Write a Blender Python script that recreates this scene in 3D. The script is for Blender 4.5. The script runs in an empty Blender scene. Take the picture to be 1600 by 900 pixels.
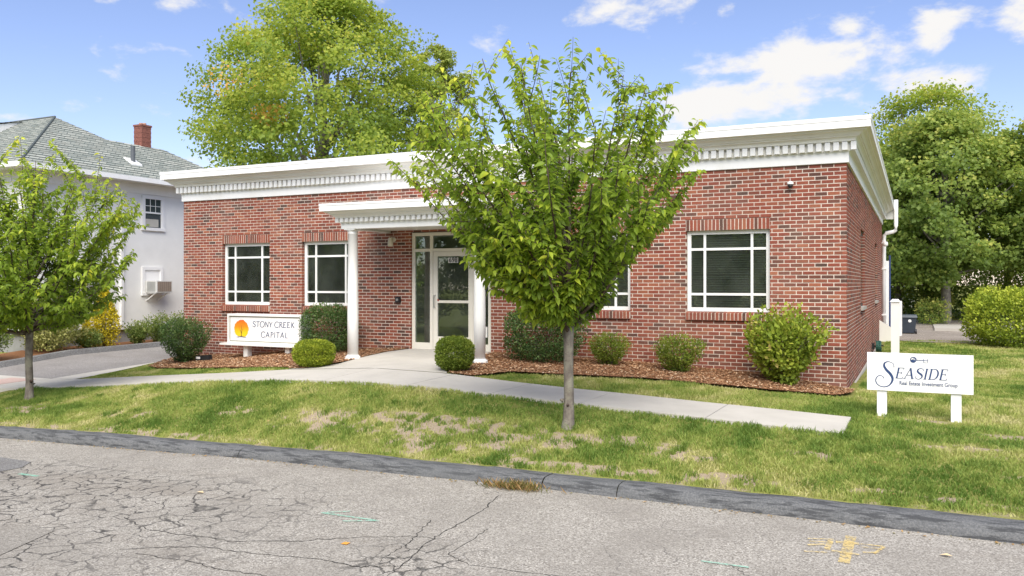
import bpy, math, random
import numpy as np
from mathutils import Vector, Matrix
R_ = math.radians
scene = bpy.context.scene
COL = scene.collection
random.seed(7)
rng = np.random.default_rng(11)

# ------------------------------------------------------------------ camera
cam_d = bpy.data.cameras.new('camera')
cam = bpy.data.objects.new('camera', cam_d)
COL.objects.link(cam)
scene.camera = cam
FPX = 1299.0
cam_d.sensor_width = 36.0
cam_d.lens = 36.0 * FPX / 1600.0
cam_d.shift_y = -7.0 / 1600.0
cam_d.clip_start = 0.1
cam_d.clip_end = 3000.0
CAM = (1.037, -15.103, 1.41)
YAW = math.atan2(FPX, 2680.0)
cam.location = CAM
cam.rotation_euler = (math.pi / 2, 0, YAW)
_R = np.array([math.cos(YAW), math.sin(YAW)])
_F = np.array([-math.sin(YAW), math.cos(YAW)])

# ------------------------------------------------------------------ world, sun, exposure
SUN_EL, SUN_AZ = 50.0, 155.0       # degrees; azimuth clockwise from +Y: behind the viewer, a little to the right
world = bpy.data.worlds.new('World')
scene.world = world
world.use_nodes = True
wt = world.node_tree
wt.nodes.clear()


def build_world():
    nt = wt
    n = nt.nodes
    L = nt.links.new
    out = n.new('ShaderNodeOutputWorld')
    sky = n.new('ShaderNodeTexSky')
    sky.sky_type = 'NISHITA'
    sky.sun_disc = False
    sky.sun_elevation = R_(SUN_EL)
    sky.sun_rotation = R_(SUN_AZ)
    sky.altitude = 50
    sky.air_density = 1.0
    sky.dust_density = 0.3
    sky.ozone_density = 3.5
    bg = n.new('ShaderNodeBackground')
    bg.inputs['Strength'].default_value = 0.089
    tint = n.new('ShaderNodeMix'); tint.data_type = 'RGBA'; tint.blend_type = 'MULTIPLY'
    tint.inputs[0].default_value = 1.0
    tint.inputs[7].default_value = (1.10, 0.94, 1.0, 1)
    L(sky.outputs[0], tint.inputs[6])
    L(tint.outputs[2], bg.inputs['Color'])
    cl = n.new('ShaderNodeBackground')
    cl.inputs['Color'].default_value = (1.0, 0.985, 0.97, 1)
    cl.inputs['Strength'].default_value = 0.44
    tc = n.new('ShaderNodeTexCoord')
    noise = n.new('ShaderNodeTexNoise')
    noise.inputs['Scale'].default_value = 15.0
    noise.inputs['Detail'].default_value = 9.0
    noise.inputs['Roughness'].default_value = 0.58
    noise.inputs['Distortion'].default_value = 0.15
    mp = n.new('ShaderNodeMapping')
    mp.inputs['Scale'].default_value = (1, 1, 1.9)
    L(tc.outputs['Generated'], mp.inputs['Vector'])
    L(mp.outputs[0], noise.inputs['Vector'])
    big = n.new('ShaderNodeTexNoise')
    big.inputs['Scale'].default_value = 3.2
    big.inputs['Detail'].default_value = 2.0
    L(mp.outputs[0], big.inputs['Vector'])
    # cumulus banks standing at fixed bearings of the sky
    acc = None
    banks = [(985, 12, 95, 32, 1.0), (1215, 95, 135, 42, 1.0), (1150, 165, 190, 40, 1.0), (1465, 50, 48, 34, 1.0), (1325, 43, 30, 20, .85),
             (1595, 32, 42, 40, .95), (1480, 135, 95, 42, .85), (722, 124, 30, 20, .95), (285, 78, 55, 20, .7),
             (1140, 12, 28, 14, .7), (30, 184, 55, 10, .8), (490, 0, 60, 22, .7), (270, 0, 35, 14, .7), (1550, 78, 25, 14, .7)]
    for (px, py, sx, sy, amp) in banks:
        d = (px - 800) / FPX * _R + _F
        v = Vector((d[0], d[1], -(py - 443) / FPX))
        ln = v.length
        v.normalize()
        sub = n.new('ShaderNodeVectorMath'); sub.operation = 'SUBTRACT'
        L(tc.outputs['Generated'], sub.inputs[0])
        sub.inputs[1].default_value = v
        mul = n.new('ShaderNodeVectorMath'); mul.operation = 'MULTIPLY'
        L(sub.outputs[0], mul.inputs[0])
        kx, kz = FPX * ln / sx, FPX * ln / sy
        mul.inputs[1].default_value = (kx, kx, kz)
        le = n.new('ShaderNodeVectorMath'); le.operation = 'LENGTH'
        L(mul.outputs[0], le.inputs[0])
        mr = n.new('ShaderNodeMapRange')
        mr.interpolation_type = 'SMOOTHSTEP'
        mr.inputs['From Min'].default_value = 1.6
        mr.inputs['From Max'].default_value = 0.0
        mr.inputs['To Min'].default_value = 0.0
        mr.inputs['To Max'].default_value = 0.72 * amp
        L(le.outputs['Value'], mr.inputs['Value'])
        if acc is None:
            acc = mr.outputs[0]
        else:
            mx = n.new('ShaderNodeMath'); mx.operation = 'MAXIMUM'
            L(acc, mx.inputs[0]); L(mr.outputs[0], mx.inputs[1])
            acc = mx.outputs[0]
    # scattered smaller clouds over the rest of the sky
    mr2 = n.new('ShaderNodeMapRange')
    mr2.inputs['From Min'].default_value = 0.54
    mr2.inputs['From Max'].default_value = 0.80
    mr2.inputs['To Max'].default_value = 0.45
    L(big.outputs[0], mr2.inputs['Value'])
    mx = n.new('ShaderNodeMath'); mx.operation = 'MAXIMUM'
    L(acc, mx.inputs[0]); L(mr2.outputs[0], mx.inputs[1])
    am = n.new('ShaderNodeMath'); am.operation = 'MULTIPLY_ADD'
    L(noise.outputs[0], am.inputs[0]); am.inputs[1].default_value = 2.3; am.inputs[2].default_value = -0.65
    ad = n.new('ShaderNodeMath'); ad.operation = 'ADD'
    L(mx.outputs[0], ad.inputs[0]); L(am.outputs[0], ad.inputs[1])
    dn = n.new('ShaderNodeMapRange'); dn.interpolation_type = 'SMOOTHSTEP'
    dn.inputs['From Min'].default_value = 0.70
    dn.inputs['From Max'].default_value = 1.22
    L(ad.outputs[0], dn.inputs['Value'])
    mix = n.new('ShaderNodeMixShader')
    L(dn.outputs[0], mix.inputs[0])
    L(bg.outputs[0], mix.inputs[1])
    L(cl.outputs[0], mix.inputs[2])
    L(mix.outputs[0], out.inputs['Surface'])


build_world()
sun_d = bpy.data.lights.new('sun', 'SUN')
sun_d.energy = 3.1
sun_d.angle = R_(60.0)
sun_d.color = (1.0, 0.945, 0.84)
sun = bpy.data.objects.new('sun', sun_d)
COL.objects.link(sun)
_sd = Vector((math.sin(R_(SUN_AZ)) * math.cos(R_(SUN_EL)), math.cos(R_(SUN_AZ)) * math.cos(R_(SUN_EL)), math.sin(R_(SUN_EL))))
sun.rotation_euler = _sd.to_track_quat('Z', 'Y').to_euler()
sun.location = (8, -14, 25)
vs = scene.view_settings
vs.view_transform = 'Standard'
vs.look = 'None'
vs.exposure = 1.12
vs.gamma = 1.0
vs.use_curve_mapping = False
scene.render.engine = 'CYCLES'
scene.cycles.max_bounces = 7
scene.cycles.transparent_max_bounces = 12


# ------------------------------------------------------------------ helpers
def tag(o, label=None, cat=None, group=None, kind=None):
    if label: o['label'] = label
    if cat: o['category'] = cat
    if group: o['group'] = group
    if kind: o['kind'] = kind
    return o


WROOT = {}


def link(o, parent=None):
    COL.objects.link(o)
    if parent is not None:
        o.parent = parent
        if parent.name in WROOT:            # parts built in world coordinates under an empty at the thing's base
            o.matrix_parent_inverse = WROOT[parent.name].copy()
    return o


def wroot(name, loc, label=None, cat=None, group=None, kind=None):
    o = empty(name, loc)
    WROOT[o.name] = Matrix.Translation(Vector(loc)).inverted()
    return tag(o, label, cat, group, kind)


def empty(name, loc=(0, 0, 0), rz=0.0):
    o = bpy.data.objects.new(name, None)
    o.empty_display_size = 0.2
    o.location = loc
    o.rotation_euler = (0, 0, rz)
    COL.objects.link(o)
    return o


class MB:
    def __init__(s):
        s.v = []; s.f = []; s.uv = []

    def quad(s, a, b, c, d):
        i = len(s.v); s.v += [a, b, c, d]; s.f.append((i, i + 1, i + 2, i + 3)); return s

    def poly(s, pts):
        i = len(s.v); s.v += list(pts); s.f.append(tuple(range(i, i + len(pts)))); return s

    def box(s, x0, x1, y0, y1, z0, z1):
        i = len(s.v)
        s.v += [(x0, y0, z0), (x1, y0, z0), (x1, y1, z0), (x0, y1, z0), (x0, y0, z1), (x1, y0, z1), (x1, y1, z1), (x0, y1, z1)]
        s.f += [(i, i + 3, i + 2, i + 1), (i + 4, i + 5, i + 6, i + 7), (i, i + 1, i + 5, i + 4), (i + 1, i + 2, i + 6, i + 5), (i + 2, i + 3, i + 7, i + 6), (i + 3, i, i + 4, i + 7)]
        return s

    def hexa(s, b, t):
        """b, t: four bottom and four top points, counter-clockwise seen from above"""
        i = len(s.v); s.v += list(b) + list(t)
        s.f += [(i + 3, i + 2, i + 1, i), (i + 4, i + 5, i + 6, i + 7)] + [(i + k, i + (k + 1) % 4, i + 4 + (k + 1) % 4, i + 4 + k) for k in range(4)]
        return s

    def tube(s, pts, rad, n=8, cap=True):
        pts = [Vector(p) for p in pts]
        if not hasattr(rad, '__len__'): rad = [rad] * len(pts)
        i0 = len(s.v)
        up = Vector((0.31, 0.17, 1)).normalized()
        for k, p in enumerate(pts):
            d = (pts[min(k + 1, len(pts) - 1)] - pts[max(k - 1, 0)]).normalized()
            a = d.cross(up)
            if a.length < 1e-3: a = d.cross(Vector((1, 0, 0)))
            a.normalize(); b = d.cross(a)
            for j in range(n):
                t = 2 * math.pi * j / n
                s.v.append(tuple(p + (a * math.cos(t) + b * math.sin(t)) * rad[k]))
        for k in range(len(pts) - 1):
            for j in range(n):
                q = i0 + k * n
                s.f.append((q + j, q + (j + 1) % n, q + n + (j + 1) % n, q + n + j))
        if cap:
            s.f.append(tuple(i0 + j for j in range(n))[::-1])
            s.f.append(tuple(i0 + (len(pts) - 1) * n + j for j in range(n)))
        return s

    def lathe(s, prof, c=(0, 0, 0), n=24):
        i0 = len(s.v)
        for (r, z) in prof:
            for j in range(n):
                t = 2 * math.pi * j / n
                s.v.append((c[0] + r * math.cos(t), c[1] + r * math.sin(t), c[2] + z))
        for k in range(len(prof) - 1):
            for j in range(n):
                q = i0 + k * n
                s.f.append((q + j, q + (j + 1) % n, q + n + (j + 1) % n, q + n + j))
        s.f.append(tuple(i0 + j for j in range(n))[::-1])
        s.f.append(tuple(i0 + (len(prof) - 1) * n + j for j in range(n)))
        return s

    def mesh(s, name, mat, smooth=False):
        me = bpy.data.meshes.new(name)
        me.from_pydata(s.v, [], s.f)
        if mat: me.materials.append(mat)
        if smooth:
            me.polygons.foreach_set('use_smooth', [True] * len(me.polygons))
        me.update()
        return me

    def build(s, name, mat, parent=None, smooth=False, loc=None):
        o = bpy.data.objects.new(name, s.mesh(name, mat, smooth))
        if loc is not None: o.location = loc
        return link(o, parent)


def np_mesh(name, V, Fc, mat, attrs=None, smooth=False):
    """V (n,3), Fc (m,k) arrays -> mesh; attrs: dict name -> per-vertex float array"""
    me = bpy.data.meshes.new(name)
    V = np.ascontiguousarray(V, dtype=np.float32); Fc = np.ascontiguousarray(Fc, dtype=np.int32)
    k = Fc.shape[1]
    me.vertices.add(len(V)); me.vertices.foreach_set('co', V.ravel())
    me.loops.add(Fc.size); me.loops.foreach_set('vertex_index', Fc.ravel())
    me.polygons.add(len(Fc)); me.polygons.foreach_set('loop_start', np.arange(0, Fc.size, k, dtype=np.int32))
    me.polygons.foreach_set('loop_total', np.full(len(Fc), k, dtype=np.int32))
    if smooth is not None: me.polygons.foreach_set('use_smooth', np.full(len(Fc), bool(smooth)))
    for nme, a in (attrs or {}).items():
        at = me.attributes.new(nme, 'FLOAT', 'POINT')
        at.data.foreach_set('value', np.ascontiguousarray(a, dtype=np.float32))
    if mat: me.materials.append(mat)
    me.update(calc_edges=True)
    me.validate()
    return me


def np_obj(name, V, Fc, mat, parent=None, attrs=None, smooth=False):
    return link(bpy.data.objects.new(name, np_mesh(name, V, Fc, mat, attrs, smooth)), parent)


def hash2(i, j):
    n = np.sin(i * 127.1 + j * 311.7) * 43758.5453
    return n - np.floor(n)


def vnoise(x, y):
    x = np.asarray(x, float); y = np.asarray(y, float)
    i = np.floor(x); j = np.floor(y); u = x - i; v = y - j
    u = u * u * (3 - 2 * u); v = v * v * (3 - 2 * v)
    return (hash2(i, j) * (1 - u) + hash2(i + 1, j) * u) * (1 - v) + (hash2(i, j + 1) * (1 - u) + hash2(i + 1, j + 1) * u) * v


def fbm(x, y, o=4):
    s = 0; a = 0.5; t = 0
    for k in range(o):
        s = s + a * vnoise(x * 2 ** k + 17 * k, y * 2 ** k - 9 * k); t += a; a *= 0.5
    return s / t


# ------------------------------------------------------------------ materials
class NT:
    def __init__(s, name):
        s.m = bpy.data.materials.new(name); s.m.use_nodes = True
        s.t = s.m.node_tree; s.n = s.t.nodes; s.n.clear()
        s.out = s.n.new('ShaderNodeOutputMaterial')
        s.p = s.n.new('ShaderNodeBsdfPrincipled')
        s.t.links.new(s.p.outputs[0], s.out.inputs['Surface'])
        s.tc = s.n.new('ShaderNodeTexCoord')
        s.geo = None

    def L(s, a, b): s.t.links.new(a, b)

    def noise(s, scale, detail=4, rough=.55, vec=None, dist=0):
        x = s.n.new('ShaderNodeTexNoise'); x.inputs['Scale'].default_value = scale; x.inputs['Detail'].default_value = detail
        x.inputs['Roughness'].default_value = rough; x.inputs['Distortion'].default_value = dist
        s.L(vec if vec is not None else s.tc.outputs['Object'], x.inputs['Vector']); return x.outputs[0]

    def pos(s):
        if s.geo is None: s.geo = s.n.new('ShaderNodeNewGeometry')
        return s.geo.outputs['Position']

    def map(s, vec, scale=(1, 1, 1), rot=(0, 0, 0), loc=(0, 0, 0)):
        x = s.n.new('ShaderNodeMapping'); x.inputs['Scale'].default_value = scale; x.inputs['Rotation'].default_value = rot; x.inputs['Location'].default_value = loc
        s.L(vec, x.inputs['Vector']); return x.outputs[0]

    def ramp(s, fac, stops, interp='LINEAR'):
        x = s.n.new('ShaderNodeValToRGB'); e = x.color_ramp; e.interpolation = interp
        while len(e.elements) < len(stops): e.elements.new(0.5)
        for el, (p, c) in zip(e.elements, stops):
            el.position = p; el.color = (c[0], c[1], c[2], 1)
        s.L(fac, x.inputs[0]); return x.outputs[0]

    def mix(s, fac, a, b, mode='MIX'):
        x = s.n.new('ShaderNodeMix'); x.data_type = 'RGBA'; x.blend_type = mode
        for sock, v in ((x.inputs[0], fac), (x.inputs[6], a), (x.inputs[7], b)):
            if hasattr(v, 'links'): s.L(v, sock)
            elif isinstance(v, (int, float)): sock.default_value = v
            else: sock.default_value = (v[0], v[1], v[2], 1)
        return x.outputs[2]

    def math(s, op, a, b=None, clamp=False):
        x = s.n.new('ShaderNodeMath'); x.operation = op; x.use_clamp = clamp
        for k, v in enumerate((a, b)):
            if v is None: continue
            if hasattr(v, 'links'): s.L(v, x.inputs[k])
            else: x.inputs[k].default_value = v
        return x.outputs[0]

    def rng(s, v, a, b, c=0., d=1., smooth=True):
        x = s.n.new('ShaderNodeMapRange'); x.interpolation_type = 'SMOOTHSTEP' if smooth else 'LINEAR'
        for k, q in zip(('From Min', 'From Max', 'To Min', 'To Max'), (a, b, c, d)): x.inputs[k].default_value = q
        s.L(v, x.inputs['Value']); return x.outputs[0]

    def attr(s, name):
        x = s.n.new('ShaderNodeAttribute'); x.attribute_name = name; return x.outputs['Fac']

    def bump(s, hgt, strength=.3, dist=.01):
        x = s.n.new('ShaderNodeBump'); x.inputs['Strength'].default_value = strength; x.inputs['Distance'].default_value = dist
        s.L(hgt, x.inputs['Height']); s.L(x.outputs[0], s.p.inputs['Normal']); return x

    def col(s, c):
        if hasattr(c, 'links'): s.L(c, s.p.inputs['Base Color'])
        else: s.p.inputs['Base Color'].default_value = (c[0], c[1], c[2], 1)
        return s

    def set(s, rough=.6, metal=0., spec=.5):
        s.p.inputs['Roughness'].default_value = rough; s.p.inputs['Metallic'].default_value = metal
        s.p.inputs['Specular IOR Level'].default_value = spec; return s


def plain(name, c, rough=.5, var=.06, scale=6, metal=0., bump=0., spec=.4):
    t = NT(name)
    nz = t.noise(scale, 5, .6, t.pos())
    lo = tuple(max(0, x * (1 - var * 1.6)) for x in c); hi = tuple(min(1, x * (1 + var)) for x in c)
    t.col(t.ramp(nz, [(.3, lo), (.7, hi)])).set(rough, metal, spec)
    if bump: t.bump(t.noise(scale * 12, 4, .6, t.pos()), bump, .004)
    return t.m


def m_brick():
    t = NT('brick')
    oi = t.n.new('ShaderNodeObjectInfo')
    t.pos()
    r = t.math('FRACT', t.math('ADD', oi.outputs['Random'], t.geo.outputs['Random Per Island']))
    c = t.ramp(r, [(0, (0.199, 0.050, 0.032)), (.18, (0.245, 0.066, 0.041)), (.36, (0.281, 0.083, 0.048)), (.52, (0.218, 0.059, 0.039)), (.64, (0.328, 0.115, 0.061)), (.76, (0.173, 0.054, 0.036)), (.90, (0.108, 0.050, 0.037)), (.96, (0.064, 0.043, 0.036)), (1., (0.264, 0.079, 0.047))])
    nz = t.noise(26, 5, .65, t.pos())
    c = t.mix(t.rng(nz, .52, .75, 0, .5), c, (.30, .15, .11))
    c = t.mix(t.rng(t.noise(34, 4, .7, t.map(t.pos(), loc=(4, 2, 9))), .5, .68, 0, .55), c, (.10, .055, .045))
    big = t.noise(.9, 3, .5, t.pos())
    c = t.mix(t.rng(big, .40, .72, 0, .22), c, (.33, .205, .15))
    c = t.mix(t.rng(t.noise(3.1, 5, .65, t.map(t.pos(), (1, 1, .3))), .52, .74, 0, .35), c, (.14, .075, .06))
    sep = t.n.new('ShaderNodeSeparateXYZ'); t.L(t.pos(), sep.inputs[0])
    low_tone = t.math('MULTIPLY', t.rng(sep.outputs[2], .25, -.35, 0, .5), t.rng(t.noise(2.5, 4, .6, t.pos()), .35, .65, .2, 1))  # browner, darker tone towards the wall foot, broken up by noise
    c = t.mix(low_tone, c, (.13, .085, .07))
    t.col(c).set(.88, 0, .25)
    t.bump(t.noise(90, 4, .7, t.pos()), .5, .004)
    return t.m


def m_mortar():
    t = NT('mortar')
    t.col(t.ramp(t.noise(14, 5, .65, t.pos()), [(.3, (.58, .49, .41)), (.7, (.72, .63, .54))])).set(.95, 0, .1)
    t.bump(t.noise(120, 3, .7, t.pos()), .5, .003)
    return t.m


def m_white(name='white_paint', c=(.80, .795, .775)):
    t = NT(name)
    a = t.noise(1.3, 4, .6, t.map(t.pos(), (1, 1, .25)))
    b = t.noise(22, 4, .6, t.pos())
    k = t.mix(t.rng(a, .42, .72, 0, .5), c, (c[0] * .86, c[1] * .85, c[2] * .80))
    k = t.mix(t.rng(b, .5, .85, 0, .25), k, (c[0] * .82, c[1] * .81, c[2] * .77))
    t.col(k).set(.42, 0, .4)
    return t.m


def m_glass():
    t = NT('window_glass')
    t.n.remove(t.p)
    g = t.n.new('ShaderNodeBsdfGlossy'); g.inputs['Roughness'].default_value = .012; g.inputs['Color'].default_value = (.9, .95, .93, 1)
    tr = t.n.new('ShaderNodeBsdfTransparent'); tr.inputs['Color'].default_value = (.72, .80, .75, 1)
    fr = t.n.new('ShaderNodeFresnel'); fr.inputs['IOR'].default_value = 1.8
    bn = t.n.new('ShaderNodeBump'); bn.inputs['Strength'].default_value = .03; bn.inputs['Distance'].default_value = .02
    t.L(t.noise(1.6, 2, .5, t.pos()), bn.inputs['Height'])
    t.L(bn.outputs[0], g.inputs['Normal'])
    mx = t.n.new('ShaderNodeMixShader')
    t.L(fr.outputs[0], mx.inputs[0]); t.L(tr.outputs[0], mx.inputs[1]); t.L(g.outputs[0], mx.inputs[2])
    df = t.n.new('ShaderNodeBsdfDiffuse'); df.inputs['Color'].default_value = (.50, .53, .46, 1)  # pale diffuse haze mixed in to lift the brightness of dark panes
    dm = t.n.new('ShaderNodeMixShader')
    t.L(t.rng(t.noise(2.2, 5, .6, t.pos()), .3, .7, .025, .065), dm.inputs[0])
    t.L(mx.outputs[0], dm.inputs[1]); t.L(df.outputs[0], dm.inputs[2])
    t.L(dm.outputs[0], t.out.inputs['Surface'])
    return t.m


def m_leaf(name, stops, transl=.35, rough=.5, spec=.25, back=None):
    t = NT(name)
    v = t.attr('var')
    oi = t.n.new('ShaderNodeObjectInfo')
    c = t.ramp(v, stops)
    nz = t.noise(40, 2, .5, t.pos())
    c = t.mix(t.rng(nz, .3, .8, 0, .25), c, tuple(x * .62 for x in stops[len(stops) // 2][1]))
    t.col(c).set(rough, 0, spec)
    tl = t.n.new('ShaderNodeBsdfTranslucent')
    bc = t.mix(.5, c, (.22, .30, .03), 'ADD') if back is None else t.mix(.5, c, back, 'ADD')
    t.L(bc, tl.inputs['Color'])
    mx = t.n.new('ShaderNodeMixShader'); mx.inputs[0].default_value = transl
    t.L(t.p.outputs[0], mx.inputs[1]); t.L(tl.outputs[0], mx.inputs[2])
    t.L(mx.outputs[0], t.out.inputs['Surface'])
    return t.m


def m_bark(name, a, b):
    t = NT(name)
    n1 = t.noise(18, 6, .65, t.map(t.pos(), (1, 1, .45)))
    n2 = t.noise(5, 3, .5, t.pos())
    c = t.ramp(n1, [(.3, a), (.7, b)])
    c = t.mix(t.rng(n2, .45, .65, 0, .6), c, (.30, .29, .22))
    n3 = t.noise(30, 4, .7, t.map(t.pos(), (.6, .6, 2.2)))
    c = t.mix(t.rng(n3, .56, .68, 0, .65), c, tuple(x * .5 for x in a))
    t.col(c).set(.9, 0, .15)
    t.bump(n1, .8, .02)
    return t.m

# ================================================================== SETTING
KX = [-60, -20, -16, -12.9, -9.8, -7.5, -5.5, -2.8, 0, 1.9, 12, 60]
KZ = [-1.1, -1.08, -1.05, -.99, -.88, -.845, -.79, -.77, -.745, -.735, -.73, -.73]
NX = [-60, -20, -16.07, -14.07, -12.26, -11.42, -9.85, -8.42, -6.98, -5.44, -3.35, -1.45, .27, 6, 60]
NZ = [-.9, -.88, -.80, -.661, -.513, -.433, -.316, -.231, -.185, -.2, -.296, -.377, -.457, -.56, -.56]
FX = [-60, -20, -16.5, -15.7, -13.1, -11.3, -9.7, -7.7, -6.2, -4.83, -3.82, -2.77, -1.78, -.86, .25, 6, 60]
FZ = [-.8, -.78, -.77, -.74, -.53, -.393, -.255, -.14, -.16, -.243, -.291, -.331, -.377, -.411, -.46, -.53, -.55]
BX = [-60, -19.5, -16, -15.39, -14.26, -13, -11.7, -10, -8.7, -6.75, -3.6, -1.18, 0, 2, 6, 60]
BZ = [-.45, -.55, -.62, -.42, -.353, -.29, -.13, -.06, -.02, -.02, -.10, -.22, -.40, -.47, -.53, -.55]
QX = [-60, -19.5, -16, 0, 1, 60]
QZ = [-.45, -.5, -.5, -.52, -.52, -.52]
SX = [-60, -20, -12.3, -7.1, -3, 0, 2, 60]
SZ = [-1.25, -1.2, -1.09, -.94, -.875, -.868, -.87, -.87]


def h(x, y):
    x = np.asarray(x, float); y = np.asarray(y, float)
    rows = [(-6.24, np.interp(x, KX, KZ)), (-4.2, np.interp(x, NX, NZ)), (-2.75, np.interp(x, FX, FZ)), (0, np.interp(x, BX, BZ)),
            (5, np.interp(x, QX, QZ)), (17, x * 0 - .45), (26, x * 0 - .28), (60, x * 0 + .2)]
    z = rows[0][1] + 0 * y
    for (y0, a), (y1, b) in zip(rows, rows[1:]):
        t = np.clip((y - y0) / (y1 - y0), 0, 1)
        z = np.where(y >= y0, a + (b - a) * t, z)
    return z


def hz(x, y): return float(h(x, y))


def sz(x): return np.interp(x, SX, SZ)


BARE = [(-6.77, -5.42, .75, .30), (-5.78, -5.39, .6, .26), (-5.05, -5.36, .7, .28), (-4.13, -5.22, .7, .26), (-2.02, -5.16, .45, .16), (-.85, -5.93, .4, .15), (-5.35, -5.15, .4, .12),
        (-6.21, -5.6, .35, .15), (-3.5, -5.65, .5, .2), (-1.3, -5.45, .5, .14), (-13.3, -5.45, .7, .2), (-2.9, -5.35, .4, .2), (-4.6, -5.9, .6, .12), (-10.5, -5.6, .5, .15), (1.6, -4.3, .5, .2), (2.6, -5.0, .6, .2),
        (.1, -5.0, .4, .14), (1.1, -2.45, .6, .12), (-8.6, -5.3, .4, .15), (2.3, -3.2, .5, .16), (3.4, -4.2, .5, .16), (-2.3, -6.02, 1.1, .09), (.9, -5.95, .9, .1)]


def dryness(x, y):
    d = 0
    for (a, b, sx, sy) in BARE:
        d = d + np.exp(-(((x - a) / sx) ** 2 + ((y - b) / sy) ** 2))
    n = fbm(x * 3.1, y * 3.1, 4)
    hf = np.clip((fbm(x * 7.5 + 5, y * 8.5 - 2, 3) - .36) * 4.0, 0, 1)
    n2 = fbm(x * .55 + 40, y * .7 + 3, 3)
    edge = np.exp(-((y + 6.2) / .14) ** 2) * .5 * (x > -14)
    d = np.minimum(d, 1.0)
    return np.clip(d * (.16 + 1.1 * hf) * (.55 + 1.0 * n) + .9 * np.clip(n * .7 + n2 * .5 - .60, 0, 1) * (.3 + hf) + edge * hf, 0, 1)


def m_lawn():
    t = NT('lawn_soil')
    a = t.attr('dry')
    n1 = t.noise(5, 5, .6, t.pos()); n2 = t.noise(70, 4, .7, t.pos()); n3 = t.noise(.7, 3, .5, t.pos())
    g = t.ramp(n1, [(.25, (.17, .19, .045)), (.5, (.25, .26, .07)), (.75, (.34, .32, .12))])
    g = t.mix(t.rng(n3, .4, .7, 0, .4), g, (.16, .165, .05))
    s = t.ramp(n2, [(.25, (.26, .20, .13)), (.6, (.42, .34, .25)), (.8, (.52, .44, .34))])
    f = t.math('ADD', a, t.math('MULTIPLY', t.math('SUBTRACT', n2, .5), .5))
    t.col(t.mix(t.rng(f, .22, .62), g, s)).set(.95, 0, .1)
    t.bump(n2, .8, .03)
    return t.m


def m_asphalt(name, c0, c1, crack=True):
    t = NT(name)
    P = t.pos()
    v = t.n.new('ShaderNodeTexVoronoi'); v.inputs['Scale'].default_value = 85; t.L(P, v.inputs['Vector'])
    sp = t.n.new('ShaderNodeSeparateColor'); t.L(v.outputs['Color'], sp.inputs[0])
    c = t.ramp(sp.outputs[0], [(0, tuple(x * .62 for x in c0)), (.35, c0), (.7, c1), (.93, tuple(x * 1.12 for x in c1)), (1, tuple(min(1, x * 1.55) for x in c1))])
    n = t.noise(1.1, 5, .6, P)
    c = t.mix(t.rng(n, .35, .7, 0, .55), c, tuple(x * .82 for x in c0))
    nb = t.noise(.55, 5, .65, t.map(P, (.5, 1.6, 1), loc=(3, 1, 0)))
    c = t.mix(t.rng(nb, .52, .70, 0, .45), c, tuple(x * y for x, y in zip(c0, (.80, .76, .72))))
    n2 = t.noise(14, 4, .7, P)
    c = t.mix(t.rng(n2, .45, .8, 0, .25), c, tuple(x * 1.15 for x in c1))
    hgt = v.outputs['Distance']
    if crack:
        w = t.n.new('ShaderNodeTexNoise'); w.inputs['Scale'].default_value = 2.6; w.inputs['Detail'].default_value = 5
        t.L(P, w.inputs['Vector'])
        sub = t.n.new('ShaderNodeVectorMath'); sub.operation = 'SUBTRACT'; t.L(w.outputs['Color'], sub.inputs[0]); sub.inputs[1].default_value = (.5, .5, .5)
        sc = t.n.new('ShaderNodeVectorMath'); sc.operation = 'SCALE'; t.L(sub.outputs[0], sc.inputs[0]); sc.inputs['Scale'].default_value = .42
        ad = t.n.new('ShaderNodeVectorMath'); ad.operation = 'ADD'; t.L(P, ad.inputs[0]); t.L(sc.outputs[0], ad.inputs[1])
        wv = t.map(ad.outputs[0], (1, 1, 0))
        line = None
        for scale, wd in ((4.2, .050), (1.5, .010)):
            e = t.n.new('ShaderNodeTexVoronoi'); e.feature = 'DISTANCE_TO_EDGE'; e.inputs['Scale'].default_value = scale
            t.L(wv, e.inputs['Vector'])
            q = t.rng(e.outputs['Distance'], wd * .35, wd, 1, 0)
            line = q if line is None else (line, q)
        s = t.n.new('ShaderNodeSeparateXYZ'); t.L(P, s.inputs[0])
        # crazed area: worn zone by the far lane's left end
        mx = t.rng(s.outputs[0], -3.2, -5.8, 0, 1); my = t.rng(s.outputs[1], -7.0, -8.4, 0, 1)
        zone = t.math('MULTIPLY', mx, my)
        zn = t.rng(t.noise(.9, 3, .6, P), .36, .50, 0, 1)
        zone = t.math('MULTIPLY', zone, t.math('MAXIMUM', zn, t.rng(s.outputs[0], -4.8, -7.0, 0, .9)))
        bx = t.n.new('ShaderNodeVectorMath'); bx.operation = 'DISTANCE'; t.L(t.map(P, (1, 1, 0)), bx.inputs[0]); bx.inputs[1].default_value = (-2.7, -9.3, 0)
        z2 = t.rng(bx.outputs['Value'], .9, .15, 0, 1)
        zone = t.math('MAXIMUM', zone, z2)
        k = t.math('MULTIPLY', line[0], zone)
        hair = t.math('MULTIPLY', line[1], t.rng(t.noise(.6, 3, .6, t.map(P, loc=(7, 3, 0))), .52, .62, 0, .6))
        fine = t.rng(t.noise(5, 3, .6, P), .36, .52, .25, 1)
        k = t.math('MULTIPLY', t.math('MAXIMUM', k, hair), fine)
        c = t.mix(t.math('MULTIPLY', k, .85), c, (.035, .034, .033))
        hgt = t.math('SUBTRACT', hgt, t.math('MULTIPLY', k, 2.5))
    t.col(c).set(.92, 0, .2)
    t.bump(hgt, .45, .006)
    return t.m


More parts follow.
